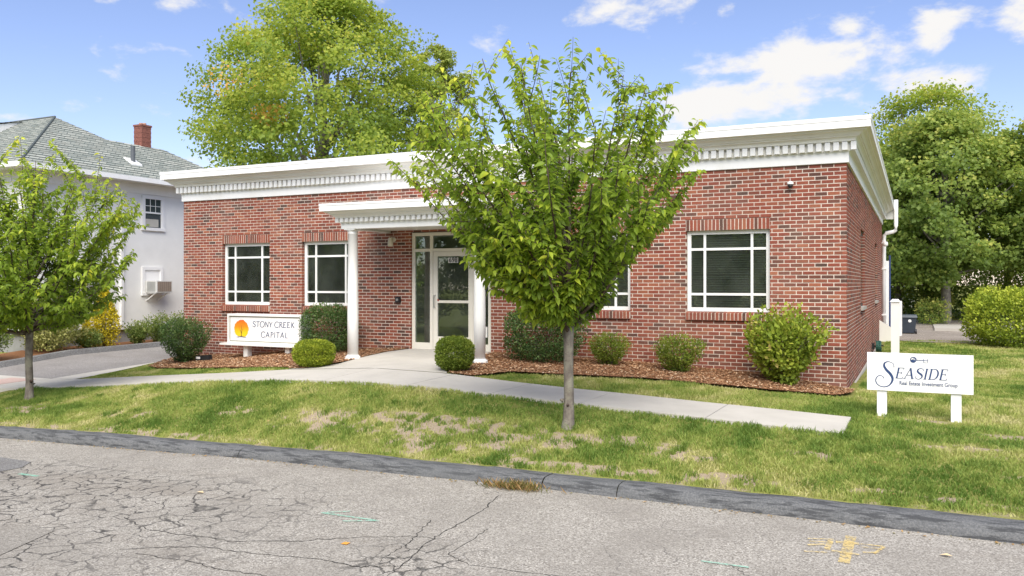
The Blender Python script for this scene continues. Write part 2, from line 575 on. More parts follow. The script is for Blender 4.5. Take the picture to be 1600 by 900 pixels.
def m_concrete(name, c=(.50, .47, .42)):
    t = NT(name)
    P = t.pos()
    n = t.noise(1.6, 5, .6, P); n2 = t.noise(130, 3, .7, P); n3 = t.noise(7, 4, .6, P)
    k = t.ramp(n, [(.3, tuple(x * .90 for x in c)), (.7, tuple(x * 1.05 for x in c))])
    k = t.mix(t.rng(n3, .55, .85, 0, .35), k, tuple(x * .78 for x in c))
    k = t.mix(t.rng(n2, .55, .8, 0, .3), k, tuple(x * .75 for x in c))
    t.col(k).set(.9, 0, .2); t.bump(n2, .35, .003)
    return t.m


def m_mulch():
    t = NT('mulch')
    P = t.pos()
    n = t.noise(55, 5, .75, t.map(P, (1, .55, 1), (0, 0, .6)))
    t.col(t.ramp(n, [(.25, (.09, .04, .018)), (.5, (.26, .125, .062)), (.75, (.42, .23, .125))])).set(.95, 0, .1)
    t.bump(n, 1.0, .03)
    return t.m


M_LAWN = m_lawn()
M_STREET = m_asphalt('street_asphalt', (.262, .240, .208), (.375, .352, .31))
M_DRIVE = m_asphalt('drive_asphalt', (.23, .215, .205), (.29, .275, .26), crack=False)
M_PATCH = m_asphalt('patch_asphalt', (.17, .165, .16), (.23, .225, .215), crack=False)
M_PATCH2 = m_asphalt('patch_fine_asphalt', (.25, .23, .20), (.31, .29, .255), crack=False)
M_KERB = m_asphalt('kerb_asphalt', (.085, .087, .088), (.16, .162, .16), crack=False)
def m_kerb():
    t = NT('kerb_weathered')
    P = t.pos()
    n = t.noise(55, 5, .75, P); st = t.noise(3.2, 6, .7, t.map(P, (.8, 5, 6))); b = t.noise(.9, 4, .6, P)
    c = t.ramp(n, [(.25, (.075, .079, .082)), (.5, (.14, .143, .145)), (.75, (.235, .235, .232))])
    c = t.mix(t.rng(st, .47, .60, 0, .8), c, (.045, .047, .05))
    c = t.mix(t.rng(b, .5, .7, 0, .45), c, (.11, .115, .118))
    t.col(c).set(.92, 0, .2); t.bump(t.math('ADD', n, t.math('MULTIPLY', st, -1.5)), .8, .012)
    return t.m


M_KERB = m_kerb()
M_KERB2 = m_asphalt('kerb_grey', (.15, .15, .15), (.22, .22, .22), crack=False)
M_CONC = m_concrete('concrete', (.475, .45, .40))
M_CONC2 = m_concrete('old_concrete', (.40, .375, .33))
M_MULCH = m_mulch()
M_GRAVEL = m_asphalt('gravel_stone', (.20, .17, .14), (.36, .32, .28), crack=False)


def grid_obj(name, xs, ys, zf, mat, parent=None, attr=None):
    X, Y = np.meshgrid(xs, ys)
    Z = zf(X, Y)
    nx, ny = len(xs), len(ys)
    V = np.stack([X.ravel(), Y.ravel(), Z.ravel()], 1)
    i = (np.arange(ny - 1)[:, None] * nx + np.arange(nx - 1)[None]).ravel()
    Fc = np.stack([i, i + 1, i + nx + 1, i + nx], 1)
    return np_obj(name, V, Fc, mat, parent, {attr[0]: attr[1](X, Y).ravel()} if attr else None, True)


def lawn_z(X, Y):
    z = h(X, Y) + .022 * (fbm(X * 1.7, Y * 1.7, 3) - .5)
    t = np.clip((-6.28 - Y) / .12, 0, 1)
    z = z * (1 - t) + (sz(X) - .06) * t
    far = np.clip((-13.6 - Y) / .3, 0, 1)
    z = z * (1 - far) + (sz(X) + .08) * far
    # sunk under paving, drive and building
    pave = (X > -19.6) & (X < .25) & (Y > -4.2) & (Y < -2.75)
    walk = (X > -9.3) & (X < -6.4) & (Y >= -2.75) & (Y < .1)
    drive = (X > -19.5) & (X < -15.75) & (Y > -6.3) & (Y < 40)
    inside = (X > -15.3) & (X < -.05) & (Y > .08) & (Y < 16.5)
    return z - np.where(pave | walk | drive | inside, .10, 0)


xs = np.concatenate([np.linspace(-400, -30, 12), np.arange(-28, -17, .8), np.arange(-17, 8, .1), np.arange(8.5, 30, 1.5), np.linspace(32, 400, 12)])
ys = np.concatenate([np.linspace(-300, -30, 8), np.arange(-28, -6.8, 1.2), np.arange(-6.7, .3, .07), np.arange(.4, 26, .4), np.linspace(27, 60, 12), np.linspace(75, 600, 8)])
lawn = grid_obj('lawn_ground', xs, ys, lawn_z, M_LAWN, None, ('dry', lambda X, Y: np.where(Y < -2.8, dryness(X, Y), dryness(X, Y) * .6)))
tag(lawn, kind='structure')

# street
street = grid_obj('street', np.concatenate([np.linspace(-300, -30, 8), np.arange(-28, 14, .5), np.linspace(16, 300, 8)]), np.concatenate([np.arange(-13.5, -6.3, .3), [-6.36]]),
                  lambda X, Y: sz(X) + .012 * (fbm(X * .6, Y * .6, 2) - .5), M_STREET)
tag(street, kind='structure')


def sheet(name, pts, mat, parent, lift=.004, zf=None):
    zf = zf or (lambda x, y: float(sz(x)) + .012 * (float(fbm(np.array(x * .6), np.array(y * .6), 2)) - .5))
    m = MB(); m.poly([(x, y, zf(x, y) + lift) for x, y in pts])
    return m.build(name, mat, parent)


def ribbon_pts(path, widths, n=14, jag=0., rs=None):
    """polyline -> denser jagged polyline with widths"""
    out = []
    for (a, b), (w0, w1) in zip(zip(path, path[1:]), zip(widths, widths[1:])):
        for k in range(n):
            t = k / n
            j = (rs.uniform(-jag, jag), rs.uniform(-jag, jag)) if rs and k else (0, 0)
            out.append((a[0] + (b[0] - a[0]) * t + j[0], a[1] + (b[1] - a[1]) * t + j[1], w0 + (w1 - w0) * t))
    out.append((path[-1][0], path[-1][1], widths[-1]))
    return out


M_CRACK = plain('crack_dark', (.045, .043, .04), .95, .3)  # dark flat ribbons stand in for the recessed cracks
rs = random.Random(3)
CR = [([(-2.99, -7.12), (-2.89, -7.64), (-2.86, -8.2), (-2.86, -8.54), (-2.82, -8.93), (-2.72, -9.38), (-2.65, -9.76)], .011),
      ([(-3.17, -8.22), (-3.06, -8.61), (-2.97, -8.9), (-2.96, -9.22), (-2.91, -9.47)], .008),
      ([(-2.53, -8.25), (-2.51, -8.66), (-2.5, -9.04), (-2.22, -9.19), (-1.58, -9.12), (-1.32, -9.12)], .007),
      ([(-6.05, -9.34), (-5.51, -9.54), (-5.12, -9.55), (-4.75, -9.5), (-4.48, -9.51), (-3.89, -9.26), (-3.77, -9.14), (-3.48, -8.96), (-3.08, -8.74), (-2.77, -8.69)], .010),
      ([(-5.2, -10.08), (-4.87, -9.87), (-4.57, -9.73), (-4.06, -9.7), (-3.41, -9.58), (-3.0, -9.61), (-2.87, -9.53), (-2.64, -9.41)], .010),
      ([(-4.96, -10.11), (-4.34, -10.07), (-3.99, -10.11), (-3.61, -10.07), (-3.42, -10.11)], .009),
      ([(-.32, -8.27), (-.19, -8.39), (-.09, -8.53)], .006)]
for path, w in CR:
    pts = ribbon_pts(path, [w] * (len(path) - 1) + [w * .4], 7, .018, rs)
    m = MB()
    for k, (a, b) in enumerate(zip(pts, pts[1:])):
        d = Vector((b[0] - a[0], b[1] - a[1], 0)).normalized(); nn = Vector((-d.y, d.x, 0))
        wa = a[2] * rs.uniform(.2, .75); wb = b[2] * rs.uniform(.2, .75)
        za = float(sz(a[0])) + .012 * (float(fbm(np.array(a[0] * .6), np.array(a[1] * .6), 2)) - .5) + .003
        m.quad((a[0] - nn.x * wa, a[1] - nn.y * wa, za), (b[0] - nn.x * wb, b[1] - nn.y * wb, za), (b[0] + nn.x * wb, b[1] + nn.y * wb, za), (a[0] + nn.x * wa, a[1] + nn.y * wa, za))
    m.build('crack', M_CRACK, street)


def m_sprayed(name, c):
    t = NT(name)
    P = t.pos()
    n = t.noise(26, 5, .75, P)
    tr = t.n.new('ShaderNodeBsdfTransparent')
    mx = t.n.new('ShaderNodeMixShader')
    t.col(c).set(.8, 0, .2)
    t.L(t.rng(n, .38, .60, .08, .72), mx.inputs[0]); t.L(tr.outputs[0], mx.inputs[1]); t.L(t.p.outputs[0], mx.inputs[2])
    t.L(mx.outputs[0], t.out.inputs['Surface'])
    return t.m


M_GREENP = m_sprayed('green_spray', (.30, .62, .47))
M_YELP = m_sprayed('yellow_spray', (.72, .55, .22))


def sprayed(path, w, mat, name, lift=.005):
    m = MB()
    for a, b in zip(path, path[1:]):
        d = Vector((b[0] - a[0], b[1] - a[1], 0)).normalized() if a != b else Vector((1, 0, 0)); nn = Vector((-d.y, d.x, 0)) * w
        for p in (0,):
            za, zb = float(sz(a[0])) + lift + .004, float(sz(b[0])) + lift + .004
            m.quad((a[0] - nn.x, a[1] - nn.y, za), (b[0] - nn.x, b[1] - nn.y, zb), (b[0] + nn.x, b[1] + nn.y, zb), (a[0] + nn.x, a[1] + nn.y, za))
    return m.build(name, mat, street)


sprayed([(-4.32, -8.43), (-3.61, -8.45)], .018, M_GREENP, 'spray_mark')
sprayed([(-4.30, -8.425), (-4.08, -8.28)], .014, M_GREENP, 'spray_mark', .007)
sprayed([(-3.63, -8.46), (-3.93, -8.60)], .014, M_GREENP, 'spray_mark', .007)
sprayed([(-.54, -8.30), (-.16, -8.29)], .015, M_GREENP, 'spray_mark')
sprayed([(-9.14, -8.37), (-8.75, -8.39)], .03, M_GREENP, 'spray_mark')
for k, (p, w) in enumerate([([(.52, -7.05), (.515, -7.84)], .045), ([(.41, -7.29), (.60, -7.26)], .03), ([(.40, -7.57), (.62, -7.58)], .022), ([(.18, -7.31), (.39, -7.24)], .012), ([(.20, -7.37), (.39, -7.31)], .012), ([(.19, -7.68), (.37, -7.63)], .014),
                            ([(.37, -7.28), (.36, -7.56)], .025), ([(.20, -7.5), (.33, -7.42)], .02), ([(.61, -7.25), (.80, -7.24), (.73, -7.48)], .014), ([(.62, -7.34), (.78, -7.33)], .012), ([(.64, -7.5), (.76, -7.45)], .014)]):
    sprayed(p, w, M_YELP, 'spray_mark', .005 + .002 * (k % 4))
sprayed([(-3.50, -9.16), (-3.44, -9.16)], .03, plain('orange_spray', (.75, .33, .05), .8), 'spray_mark')
tag(sheet('asphalt_patch', [(-13, -9.88), (-13, -12.5), (-6.9, -12.5), (-6.02, -10.6), (-6.27, -9.93)], M_PATCH2, street, .006))
tag(sheet('asphalt_patch', [(-12.2, -7.70), (-12.0, -8.55), (-9.51, -8.38), (-9.5, -8.1), (-9.75, -7.8), (-10.45, -7.72)], M_PATCH, street, .006))

# kerb of dark asphalt along the street, in the lengths between its joints
kerb = empty('kerb', (0, -6.4, -.8)); tag(kerb, kind='structure')
kx_joints = [-60, -30, -19.6]
segs = [(-60., -30.), (-30., -20.2), (-15.4, -7.19), (-7.18, -2.71), (-2.695, -1.835), (-1.825, 6.5), (6.51, 30.), (30., 80.)]
for (a, b) in segs:
    step = .12 if a > -16 and b < 7 else 2.0
    X = np.arange(a, b + 1e-6, step); X[-1] = b
    prof_d = np.array([-.385, -.375, -.355, -.325, -.28, -.17, -.04, .06, .06])      # towards the street (negative y), from y=-6.22
    prof_z = np.array([-.02, .035, .075, .105, .122, .127, .118, .09, -.12])
    y0 = -6.25
    V = []
    for x in X:
        base = float(sz(x)); top = float(np.interp(x, KX, KZ)) - base + .01
        wob = .022 * (float(fbm(np.array(x * 2.1), np.array(3.3), 3)) - .5) * 2
        for d, z in zip(prof_d, prof_z):
            nz = (float(fbm(np.array(x * 5.), np.array(d * 40.), 2)) - .5) * .016
            zz = base + (z / .125 * top if z > 0 else z) + (nz if z > 0 else 0) + (wob * .5 if z > .05 else 0)
            V.append((x, y0 + d + wob * (1 if d < -.2 else .3), zz))
    n = len(prof_d); nx = len(X)
    i = (np.arange(nx - 1)[:, None] * n + np.arange(n - 1)[None]).ravel()
    Fc = np.stack([i, i + n, i + n + 1, i + 1], 1)
    o = np_obj('kerb_length', np.array(V), Fc, M_KERB, kerb, None, True)
    o.matrix_parent_inverse = Matrix.Translation((0, 6.4, .8))

# concrete pavement, slab by slab
side = empty('sidewalk', (-8, -3.5, -.3)); tag(side, kind='structure')
inv_side = Matrix.Translation((8, 3.5, .3))


def slab(name, x0, x1, y0, y1, mat, parent, inv, up=.03, nx=6, ny=3):
    xs_ = np.linspace(x0, x1, nx); ys_ = np.linspace(y0, y1, ny)
    X, Y = np.meshgrid(xs_, ys_); Z = h(X, Y) + up
    V = [tuple(p) for p in np.stack([X.ravel(), Y.ravel(), Z.ravel()], 1)]
    Fc = []
    for j in range(ny - 1):
        for i in range(nx - 1):
            q = j * nx + i; Fc.append((q, q + 1, q + nx + 1, q + nx))
    # skirt
    ring = [i for i in range(nx)] + [j * nx + nx - 1 for j in range(1, ny)] + [(ny - 1) * nx + i for i in range(nx - 2, -1, -1)] + [j * nx for j in range(ny - 2, 0, -1)]
    b0 = len(V)
    V += [(V[i][0], V[i][1], V[i][2] - .1) for i in ring]
    for k in range(len(ring)):
        k2 = (k + 1) % len(ring)
        Fc.append((ring[k2], ring[k], b0 + k, b0 + k2))
    me = bpy.data.meshes.new(name); me.from_pydata(V, [], Fc); me.materials.append(mat); me.update()
    o = link(bpy.data.objects.new(name, me), parent); o.matrix_parent_inverse = inv
    return o


edges = [-16.5, -14.9, -13.05, -11.2, -9.35, -7.7, -6.05, -4.6, -3.2, -1.43, .25]
for a, b in zip(edges, edges[1:]):
    slab('slab', a + .006, b - .006, -4.2, -2.75, M_CONC, side, inv_side)
slab('slab', -19.5, -16.512, -4.2, -2.75, M_CONC, side, inv_side)
tact = slab('tactile_pad', -17.6, -16.75, -4.0, -2.95, plain('tactile_red', (.50, .36, .31), .8, .1, 20), side, inv_side, .036)

# entrance walk between the beds and the concrete ribbon by the drive
def strip(name, rows, mat, up, nx=14, kind='structure', zf=None, sub=5):
    V = []; Y = [r[0] for r in rows]
    yy = np.concatenate([np.linspace(a, b, sub, endpoint=False) for a, b in zip(Y, Y[1:])] + [[Y[-1]]])
    for y in yy:
        xl = np.interp(y, Y, [r[1] for r in rows]); xr = np.interp(y, Y, [r[2] for r in rows])
        x = np.linspace(xl, xr, nx)
        z = (zf(x, np.full(nx, y)) if zf else h(x, np.full(nx, y))) + up
        V.append(np.stack([x, np.full(nx, y), z], 1))
    ny = len(yy); V = np.concatenate(V)
    i = (np.arange(ny - 1)[:, None] * nx + np.arange(nx - 1)[None]).ravel()
    Fc = np.stack([i, i + 1, i + nx + 1, i + nx], 1)
    o = np_obj(name, V, Fc, mat, None, None, True)
    tag(o, kind=kind)
    return o


strip('entrance_walk', [(-2.738, -9.75, -6.2), (-2.5, -9.25, -6.35), (-2.1, -8.98, -6.48), (-1.2, -9.05, -6.6), (-.5, -8.98, -6.66), (-.03, -8.72, -6.72)], M_CONC, .034)
strip('drive_ribbon', [(-2.738, -16.5, -15.75), (-2.0, -16.5, -15.6), (-1.0, -16.4, -15.5), (1.5, -16.2, -15.55), (16, -16.0, -15.55)], M_CONC, .03)
strip('driveway', [(-6.34, -20.1, -15.5), (-5.4, -19.8, -16.1), (-4.21, -19.5, -16.5), (-2.74, -19.5, -16.49), (-1.0, -19.5, -16.39), (1.5, -19.5, -16.19), (16, -19.5, -15.99), (40, -19.5, -16)], M_DRIVE, .02, zf=lambda x, y: h(x, y) * (y > -6.2) + sz(x) * (y <= -6.2))
# grey kerb along the far side of the drive
kd = MB()
yy = np.arange(-5.2, 24, .4)
for a, b in zip(yy, yy[1:]):
    za, zb = hz(-19.5, a) + .02, hz(-19.5, b) + .02
    kd.hexa([(-19.7, a, za - .1), (-19.48, a, za - .05), (-19.48, b, zb - .05), (-19.7, b, zb - .1)], [(-19.68, a, za + .14), (-19.54, a, za + .13), (-19.54, b, zb + .13), (-19.68, b, zb + .14)])
tag(kd.build('drive_kerb', M_KERB2), kind='structure')

# beds of bark mulch
BEDS = [('mulch_bed', [(-2.72, -6.15, -5.75), (-2.4, -6.32, -5.55), (-2.0, -6.44, -5.35), (-1.45, -6.54, -3.1), (-1.36, -6.56, -1.05), (-.95, -6.62, -.12), (-.45, -6.64, .1), (.0, -6.68, .12)]),
        ('mulch_bed', [(-2.66, -9.7, -9.38), (-2.45, -9.9, -9.2), (-1.75, -14.3, -9.02), (-1.4, -15.0, -9.05), (-.6, -15.35, -9.02), (0, -15.38, -8.75)])]


def bed_z(x, y): return h(x, y) + .012 * (fbm(x * 6, y * 6, 3) - .5) + .03


for nme, rows in BEDS:
    strip(nme, rows, M_MULCH, .012, 60, zf=bed_z, sub=6)
strip('mulch_bed', [(-3.5, -21.6, -19.66), (0, -21.6, -19.66), (12, -21.6, -19.66)], M_MULCH, .08, 12)
strip('gravel_yard', [(14.2, 1.0, 3.4), (15.2, .1, 9), (24, .05, 12), (27, 0., 12)], M_GRAVEL, .03, 20)


def in_bed(x, y, pad=0.):
    r = np.zeros(np.shape(x), bool)
    for _, rows in BEDS:
        Y = [q[0] for q in rows]
        a = np.interp(y, Y, [q[1] for q in rows]); b = np.interp(y, Y, [q[2] for q in rows])
        r |= (y > Y[0] - pad) & (y < Y[-1]) & (x > a - pad) & (x < b + pad)
    return r


# loose bark chips on the beds
n = 62000
cx = rng.uniform(-15.4, .2, n); cy = rng.uniform(-2.75, -.02, n)
ok = in_bed(cx, cy, .03)
cx, cy = cx[ok], cy[ok]; n = len(cx)
cz_ = bed_z(cx, cy) + .016 + rng.uniform(0, .012, n)
ln = rng.uniform(.008, .026, n); wd = ln * rng.uniform(.25, .5, n); an = rng.uniform(0, math.pi, n); ti = rng.uniform(-.35, .35, n)
dx = np.stack([np.cos(an), np.sin(an), ti], 1) * ln[:, None]; dy = np.stack([-np.sin(an), np.cos(an), rng.uniform(-.5, .5, n)], 1) * wd[:, None]
c0 = np.stack([cx, cy, cz_], 1)
V = np.stack([c0 - dx - dy, c0 + dx - dy * .6, c0 + dx + dy, c0 - dx + dy * .7], 1).reshape(-1, 3)
Fc = np.arange(n * 4).reshape(n, 4)
tch = NT('bark_chip')
tch.col(tch.ramp(tch.attr('var'), [(0, (.13, .065, .034)), (.35, (.32, .17, .088)), (.7, (.50, .29, .16)), (.92, (.62, .43, .27)), (1, (.72, .58, .42))])).set(.9, 0, .15)
chips = np_obj('bark_chips', V, Fc, tch.m, None, {'var': np.repeat(rng.uniform(0, 1, n), 4)})
tag(chips, 'loose reddish brown bark chips scattered over the planting beds', 'mulch', kind='stuff')

# ------------------------------------------------------------------ grass
def grass(name, label, n, xr, yr, keep, hgt, seed, near=True):
    g = np.random.default_rng(seed)
    x = g.uniform(*xr, n); y = g.uniform(*yr, n)
    dry = dryness(x, y) if near else dryness(x, y) * .5
    cl = fbm(x * 4.5, y * 4.5, 3)
    ok = keep(x, y) & (g.uniform(0, 1, n) > np.clip(dry * 1.45 - .12, 0, .93)) & (g.uniform(0, 1, n) < .35 + 1.1 * cl)
    x, y, cl, dry = x[ok], y[ok], cl[ok], dry[ok]; n = len(x)
    z = lawn_z(x, y)
    a = g.uniform(0, 2 * math.pi, n); tuft = np.clip((fbm(x * 1.3 + 9, y * 1.3, 3) - .5) * 3, -.4, .9)
    H = hgt * g.uniform(.45, 1.15, n) * (.75 + .8 * np.clip(cl - .35, 0, 1)) * (1 + .45 * tuft)
    w = .0065 * g.uniform(.7, 1.4, n) * (1 if near else 1.8)
    lean = g.uniform(.15, .95, n) * H
    b = g.uniform(0, 2 * math.pi, n)
    base = np.stack([x, y, z - .004], 1)
    sx = np.stack([np.cos(a), np.sin(a), 0 * a], 1) * w[:, None]
    tip = base + np.stack([np.cos(b) * lean, np.sin(b) * lean, H], 1)
    mid = base + np.stack([np.cos(b) * lean * .3, np.sin(b) * lean * .3, H * .6], 1)
    V = np.stack([base - sx, base + sx, mid + sx * .7, tip, mid - sx * .7], 1).reshape(-1, 3)
    q = np.arange(n)[:, None] * 5
    Fc = np.concatenate([q + np.array([0, 1, 2]), q + np.array([0, 2, 4]), q + np.array([4, 2, 3])], 0)
    patch = fbm(x * .9 + 3, y * .9 + 8, 3)
    fine = fbm(x * 3.7 + 11, y * 3.7 + 2, 2)
    var = np.clip(.5 + 1.25 * (patch - .5) + .8 * (fine - .5) + .34 * (g.uniform(0, 1, n) - .5) + .30 * dry - .30 * np.clip(tuft, 0, 1), 0, 1)
    o = np_obj(name, V, Fc, M_GRASS, None, {'var': np.repeat(var, 5)})
    return tag(o, label, 'grass', kind='stuff')


M_GRASS = m_leaf('grass_blade', [(0, (.085, .165, .025)), (.25, (.185, .27, .055)), (.5, (.31, .37, .09)), (.75, (.46, .46, .16)), (1, (.62, .56, .29))], .36, .6, .2, (.25, .30, .05))
grass('verge_grass', 'worn green grass of the verge between sidewalk and street kerb', 170000, (-16.2, 5.5), (-6.27, -4.2), lambda x, y: ~((x < -15.4 - (y + 4.2) * -.0) & (x > -20)), .062, 1)
grass('strip_grass', 'narrow strip of grass between sidewalk and mulch beds', 75000, (-15.7, .3), (-2.75, -.9), lambda x, y: ~in_bed(x, y) & ~((x > -9.6) & (x < -6.2)) & (x > np.interp(y, [-2.75, -1], [-15.75, -15.5])), .055, 2)
grass('side_grass', 'open lawn beside the brick building around the real estate sign', 150000, (.12, 7.5), (-4.25, 6.0), lambda x, y: (x > .25) | ((y > -2.75) & (x > .15)), .065, 3)
grass('back_grass', 'lawn stretching back towards the gravel behind the building', 60000, (.2, 9.5), (6.0, 15.2), lambda x, y: y < 14.6 + .6 * fbm(x * 2, y * 2) + .1 * x, .07, 4, False)

g = np.random.default_rng(8)
tx, ty = [], []
for (a_, b_, sx_, sy_) in BARE:
    for k in range(5):
        tx.append(a_ + g.normal(0, sx_)); ty.append(b_ + g.normal(0, sy_ * 1.2))
for k in range(160):
    tx.append(g.uniform(-14, 4.5)); ty.append(g.uniform(-6.1, -4.35))
tx, ty = np.array(tx), np.array(ty); ok = (ty > -6.15) & (ty < -4.3); tx, ty = tx[ok], ty[ok]
nb = 46; n = len(tx) * nb
rad = np.repeat(g.uniform(.04, .12, len(tx)), nb)
x = np.repeat(tx, nb) + g.normal(0, 1, n) * rad * .6; y = np.repeat(ty, nb) + g.normal(0, 1, n) * rad * .6
z = lawn_z(x, y); a = g.uniform(0, 6.283, n); b = g.uniform(0, 6.283, n); H = g.uniform(.05, .115, n) * np.repeat(g.uniform(.6, 1.1, len(tx)), nb); w = .006
base = np.stack([x, y, z - .004], 1); sx_ = np.stack([np.cos(a), np.sin(a), 0 * a], 1) * w; ln_ = H * g.uniform(.2, .9, n)
mid = base + np.stack([np.cos(b) * ln_ * .3, np.sin(b) * ln_ * .3, H * .6], 1); tip = base + np.stack([np.cos(b) * ln_, np.sin(b) * ln_, H * .9], 1)
V = np.stack([base - sx_, base + sx_, mid + sx_ * .7, tip, mid - sx_ * .7], 1).reshape(-1, 3); q = np.arange(n)[:, None] * 5
Fc = np.concatenate([q + np.array([0, 1, 2]), q + np.array([0, 2, 4]), q + np.array([4, 2, 3])], 0)
tag(np_obj('grass_tufts', V, Fc, M_GRASS, None, {'var': np.repeat(np.clip(g.normal(.16, .1, n) + np.repeat(g.uniform(-.1, .25, len(tx)), nb), 0, 1), 5)}), 'darker green tufts standing up out of the worn verge', 'grass', kind='stuff')

# ================================================================== THE BRICK BUILDING
M_BRICK = m_brick(); M_MORTAR = m_mortar(); M_WHITE = m_white(); M_GLASS = m_glass()
M_TRIM2 = m_white('trim_aged', (.74, .725, .67))
M_INT = plain('interior_wall', (.62, .58, .50), .9)
M_INTF = plain('interior_floor', (.10, .09, .08), .8)
M_BLIND = plain('blind_slat', (.62, .62, .54), .6)
M_FRAMEW = m_white('frame_white', (.79, .79, .765))
M_FRAMED = m_white('door_frame', (.72, .685, .60))
M_DARK = plain('dark_plastic', (.02, .02, .022), .45)
M_ROOF = plain('roof_membrane', (.55, .55, .54), .8)
XL, YB = -15.39, 16.6
CO = .0677                       # one course with its joint
bld = wroot('brick_office_building', (-7.7, 0, -.4), 'single storey red brick office building with white dentilled cornice and columned entrance', 'building')

WIN = [(-14.10, -12.615), (-11.65, -10.165), (-5.285, -3.80), (-2.74, -1.255)]
Z_SB, Z_S, Z_H, Z_HT = 11 * CO, .905, 35 * CO, 38 * CO      # under sill, sill top, head bottom, head top
DOOR = (-8.69, -6.76, -.02, 37 * CO)
OPEN_F = [(a, b, Z_SB, Z_HT) for a, b in WIN] + [DOOR]
OPEN_S = [(4.06, 5.56, Z_SB, Z_HT), (11.0, 12.5, Z_SB, Z_HT)]


def wall_cells(u0, u1, z0, z1, opens):
    us = sorted({u0, u1} | {v for o in opens for v in o[:2]}); zs = sorted({z0, z1} | {v for o in opens for v in o[2:]})
    for a, b in zip(us, us[1:]):
        for c, d in zip(zs, zs[1:]):
            if not any(o[0] < (a + b) / 2 < o[1] and o[2] < (c + d) / 2 < o[3] for o in opens):
                yield a, b, c, d


def grow(opens, e): return [(a - e, b + e, c - e, d + e) for a, b, c, d in opens]


ZB0, ZB1 = -7 * CO, 51 * CO
fw = MB()
for a, b, c, d in wall_cells(XL + .008, -.0081, ZB0, ZB1, grow(OPEN_F, .008)): fw.box(a, b, .0042, .22, c, d)
front_wall = fw.build('front_wall', M_MORTAR, bld)
sw = MB()
for a, b, c, d in wall_cells(.0085, YB, ZB0, ZB1, grow(OPEN_S, .008)): sw.box(-.22, -.0042, a, b, c, d)
side_wall = sw.build('side_wall', M_MORTAR, bld)
lw = MB(); lw.box(XL + .0, XL + .22, .225, YB, ZB0, ZB1)
lw.build('left_wall', M_BRICK, bld)
lw = MB(); lw.box(XL + .22, -.22, YB - .22, YB, ZB0, ZB1)
lw.build('rear_wall', M_BRICK, bld)


def lay(u0, u1, opens, shift):
    """(u0, u1, z0, z1) of every brick in running bond"""
    out = []
    BL = .2032
    for c in range(-7, 51):
        z0 = c * CO + .0068; z1 = (c + 1) * CO - .0068
        off = (c % 2) * BL / 2 + shift
        k0 = math.floor((u0 - off) / BL) - 1
        u = k0 * BL + off
        while u < u1:
            iv = [(max(u + .0068, u0), min(u + BL - .0068, u1))]
            for o in opens:
                if z1 > o[2] + .01 and z0 < o[3] - .01:
                    nv = []
                    for a, b in iv:
                        if b <= o[0] or a >= o[1]: nv.append((a, b))
                        else:
                            if a < o[0]: nv.append((a, o[0]))
                            if b > o[1]: nv.append((o[1], b))
                    iv = nv
            for a, b in iv:
                if b - a > .004: out.append((a, b, z0, z1))
            u += BL
    return out


def bricks_joined(name, L, fn, parent, seed):
    g = np.random.default_rng(seed)
    A = np.array(L); n = len(A)
    dep = np.clip(g.normal(0, .0012, n), -.0025, .0022)
    V = []
    for (k, (i, j)) in enumerate(((0, 2), (1, 2), (1, 3), (0, 3))):
        V.append(fn(A[:, i], dep, A[:, j]))
    for (k, (i, j)) in enumerate(((0, 2), (1, 2), (1, 3), (0, 3))):
        V.append(fn(A[:, i], np.full(n, .095), A[:, j]))
    V = np.stack(V, 1).reshape(-1, 3)
    q = np.arange(n)[:, None] * 8
    F6 = [(0, 1, 2, 3), (1, 5, 6, 2), (4, 0, 3, 7), (3, 2, 6, 7), (4, 5, 1, 0)]
    Fc = np.concatenate([q + np.array(f) for f in F6], 0)
    return tag(np_obj(name, V, Fc, M_BRICK, parent), kind='stuff')


LF = lay(XL, 0., OPEN_F, 0.)
full = [b for b in LF if b[1] - b[0] > .185]
full.sort(key=lambda b: -b[0])
single = set(full[:300])
bm_ = MB(); e = .0012
hx, hz2 = (.2032 - .0136) / 2, (CO - .0136) / 2
# brick with eased face edges
bm_.hexa([(-hx, e * 2, -hz2), (hx, e * 2, -hz2), (hx, .09, -hz2), (-hx, .09, -hz2)], [(-hx, e * 2, hz2), (hx, e * 2, hz2), (hx, .09, hz2), (-hx, .09, hz2)])
bm_.poly([(-hx + e, 0, -hz2 + e), (hx - e, 0, -hz2 + e), (hx - e, 0, hz2 - e), (-hx + e, 0, hz2 - e)])
bm_.quad((-hx, e * 2, -hz2), (hx, e * 2, -hz2), (hx - e, 0, -hz2 + e), (-hx + e, 0, -hz2 + e))
bm_.quad((hx, e * 2, -hz2), (hx, e * 2, hz2), (hx - e, 0, hz2 - e), (hx - e, 0, -hz2 + e))
bm_.quad((hx, e * 2, hz2), (-hx, e * 2, hz2), (-hx + e, 0, hz2 - e), (hx - e, 0, hz2 - e))
bm_.quad((-hx, e * 2, hz2), (-hx, e * 2, -hz2), (-hx + e, 0, -hz2 + e), (-hx + e, 0, hz2 - e))
brick_me = bm_.mesh('brick', M_BRICK)
for (a, b, c, d) in full[:300]:
    o = bpy.data.objects.new('brick', brick_me)
    o.location = ((a + b) / 2, max(-.0025, min(.0022, random.gauss(0, .0012))), (c + d) / 2)
    o.rotation_euler = (0, random.gauss(0, .003), random.gauss(0, .004))
    link(o, front_wall)
bricks_joined('brick_courses', [b for b in LF if b not in single], lambda u, d, z: np.stack([u, d, z], 1), front_wall, 5)
LS = lay(.0, YB, OPEN_S, .2032 / 2)
bricks_joined('brick_courses', LS, lambda u, d, z: np.stack([-d, u, z], 1), side_wall, 6)

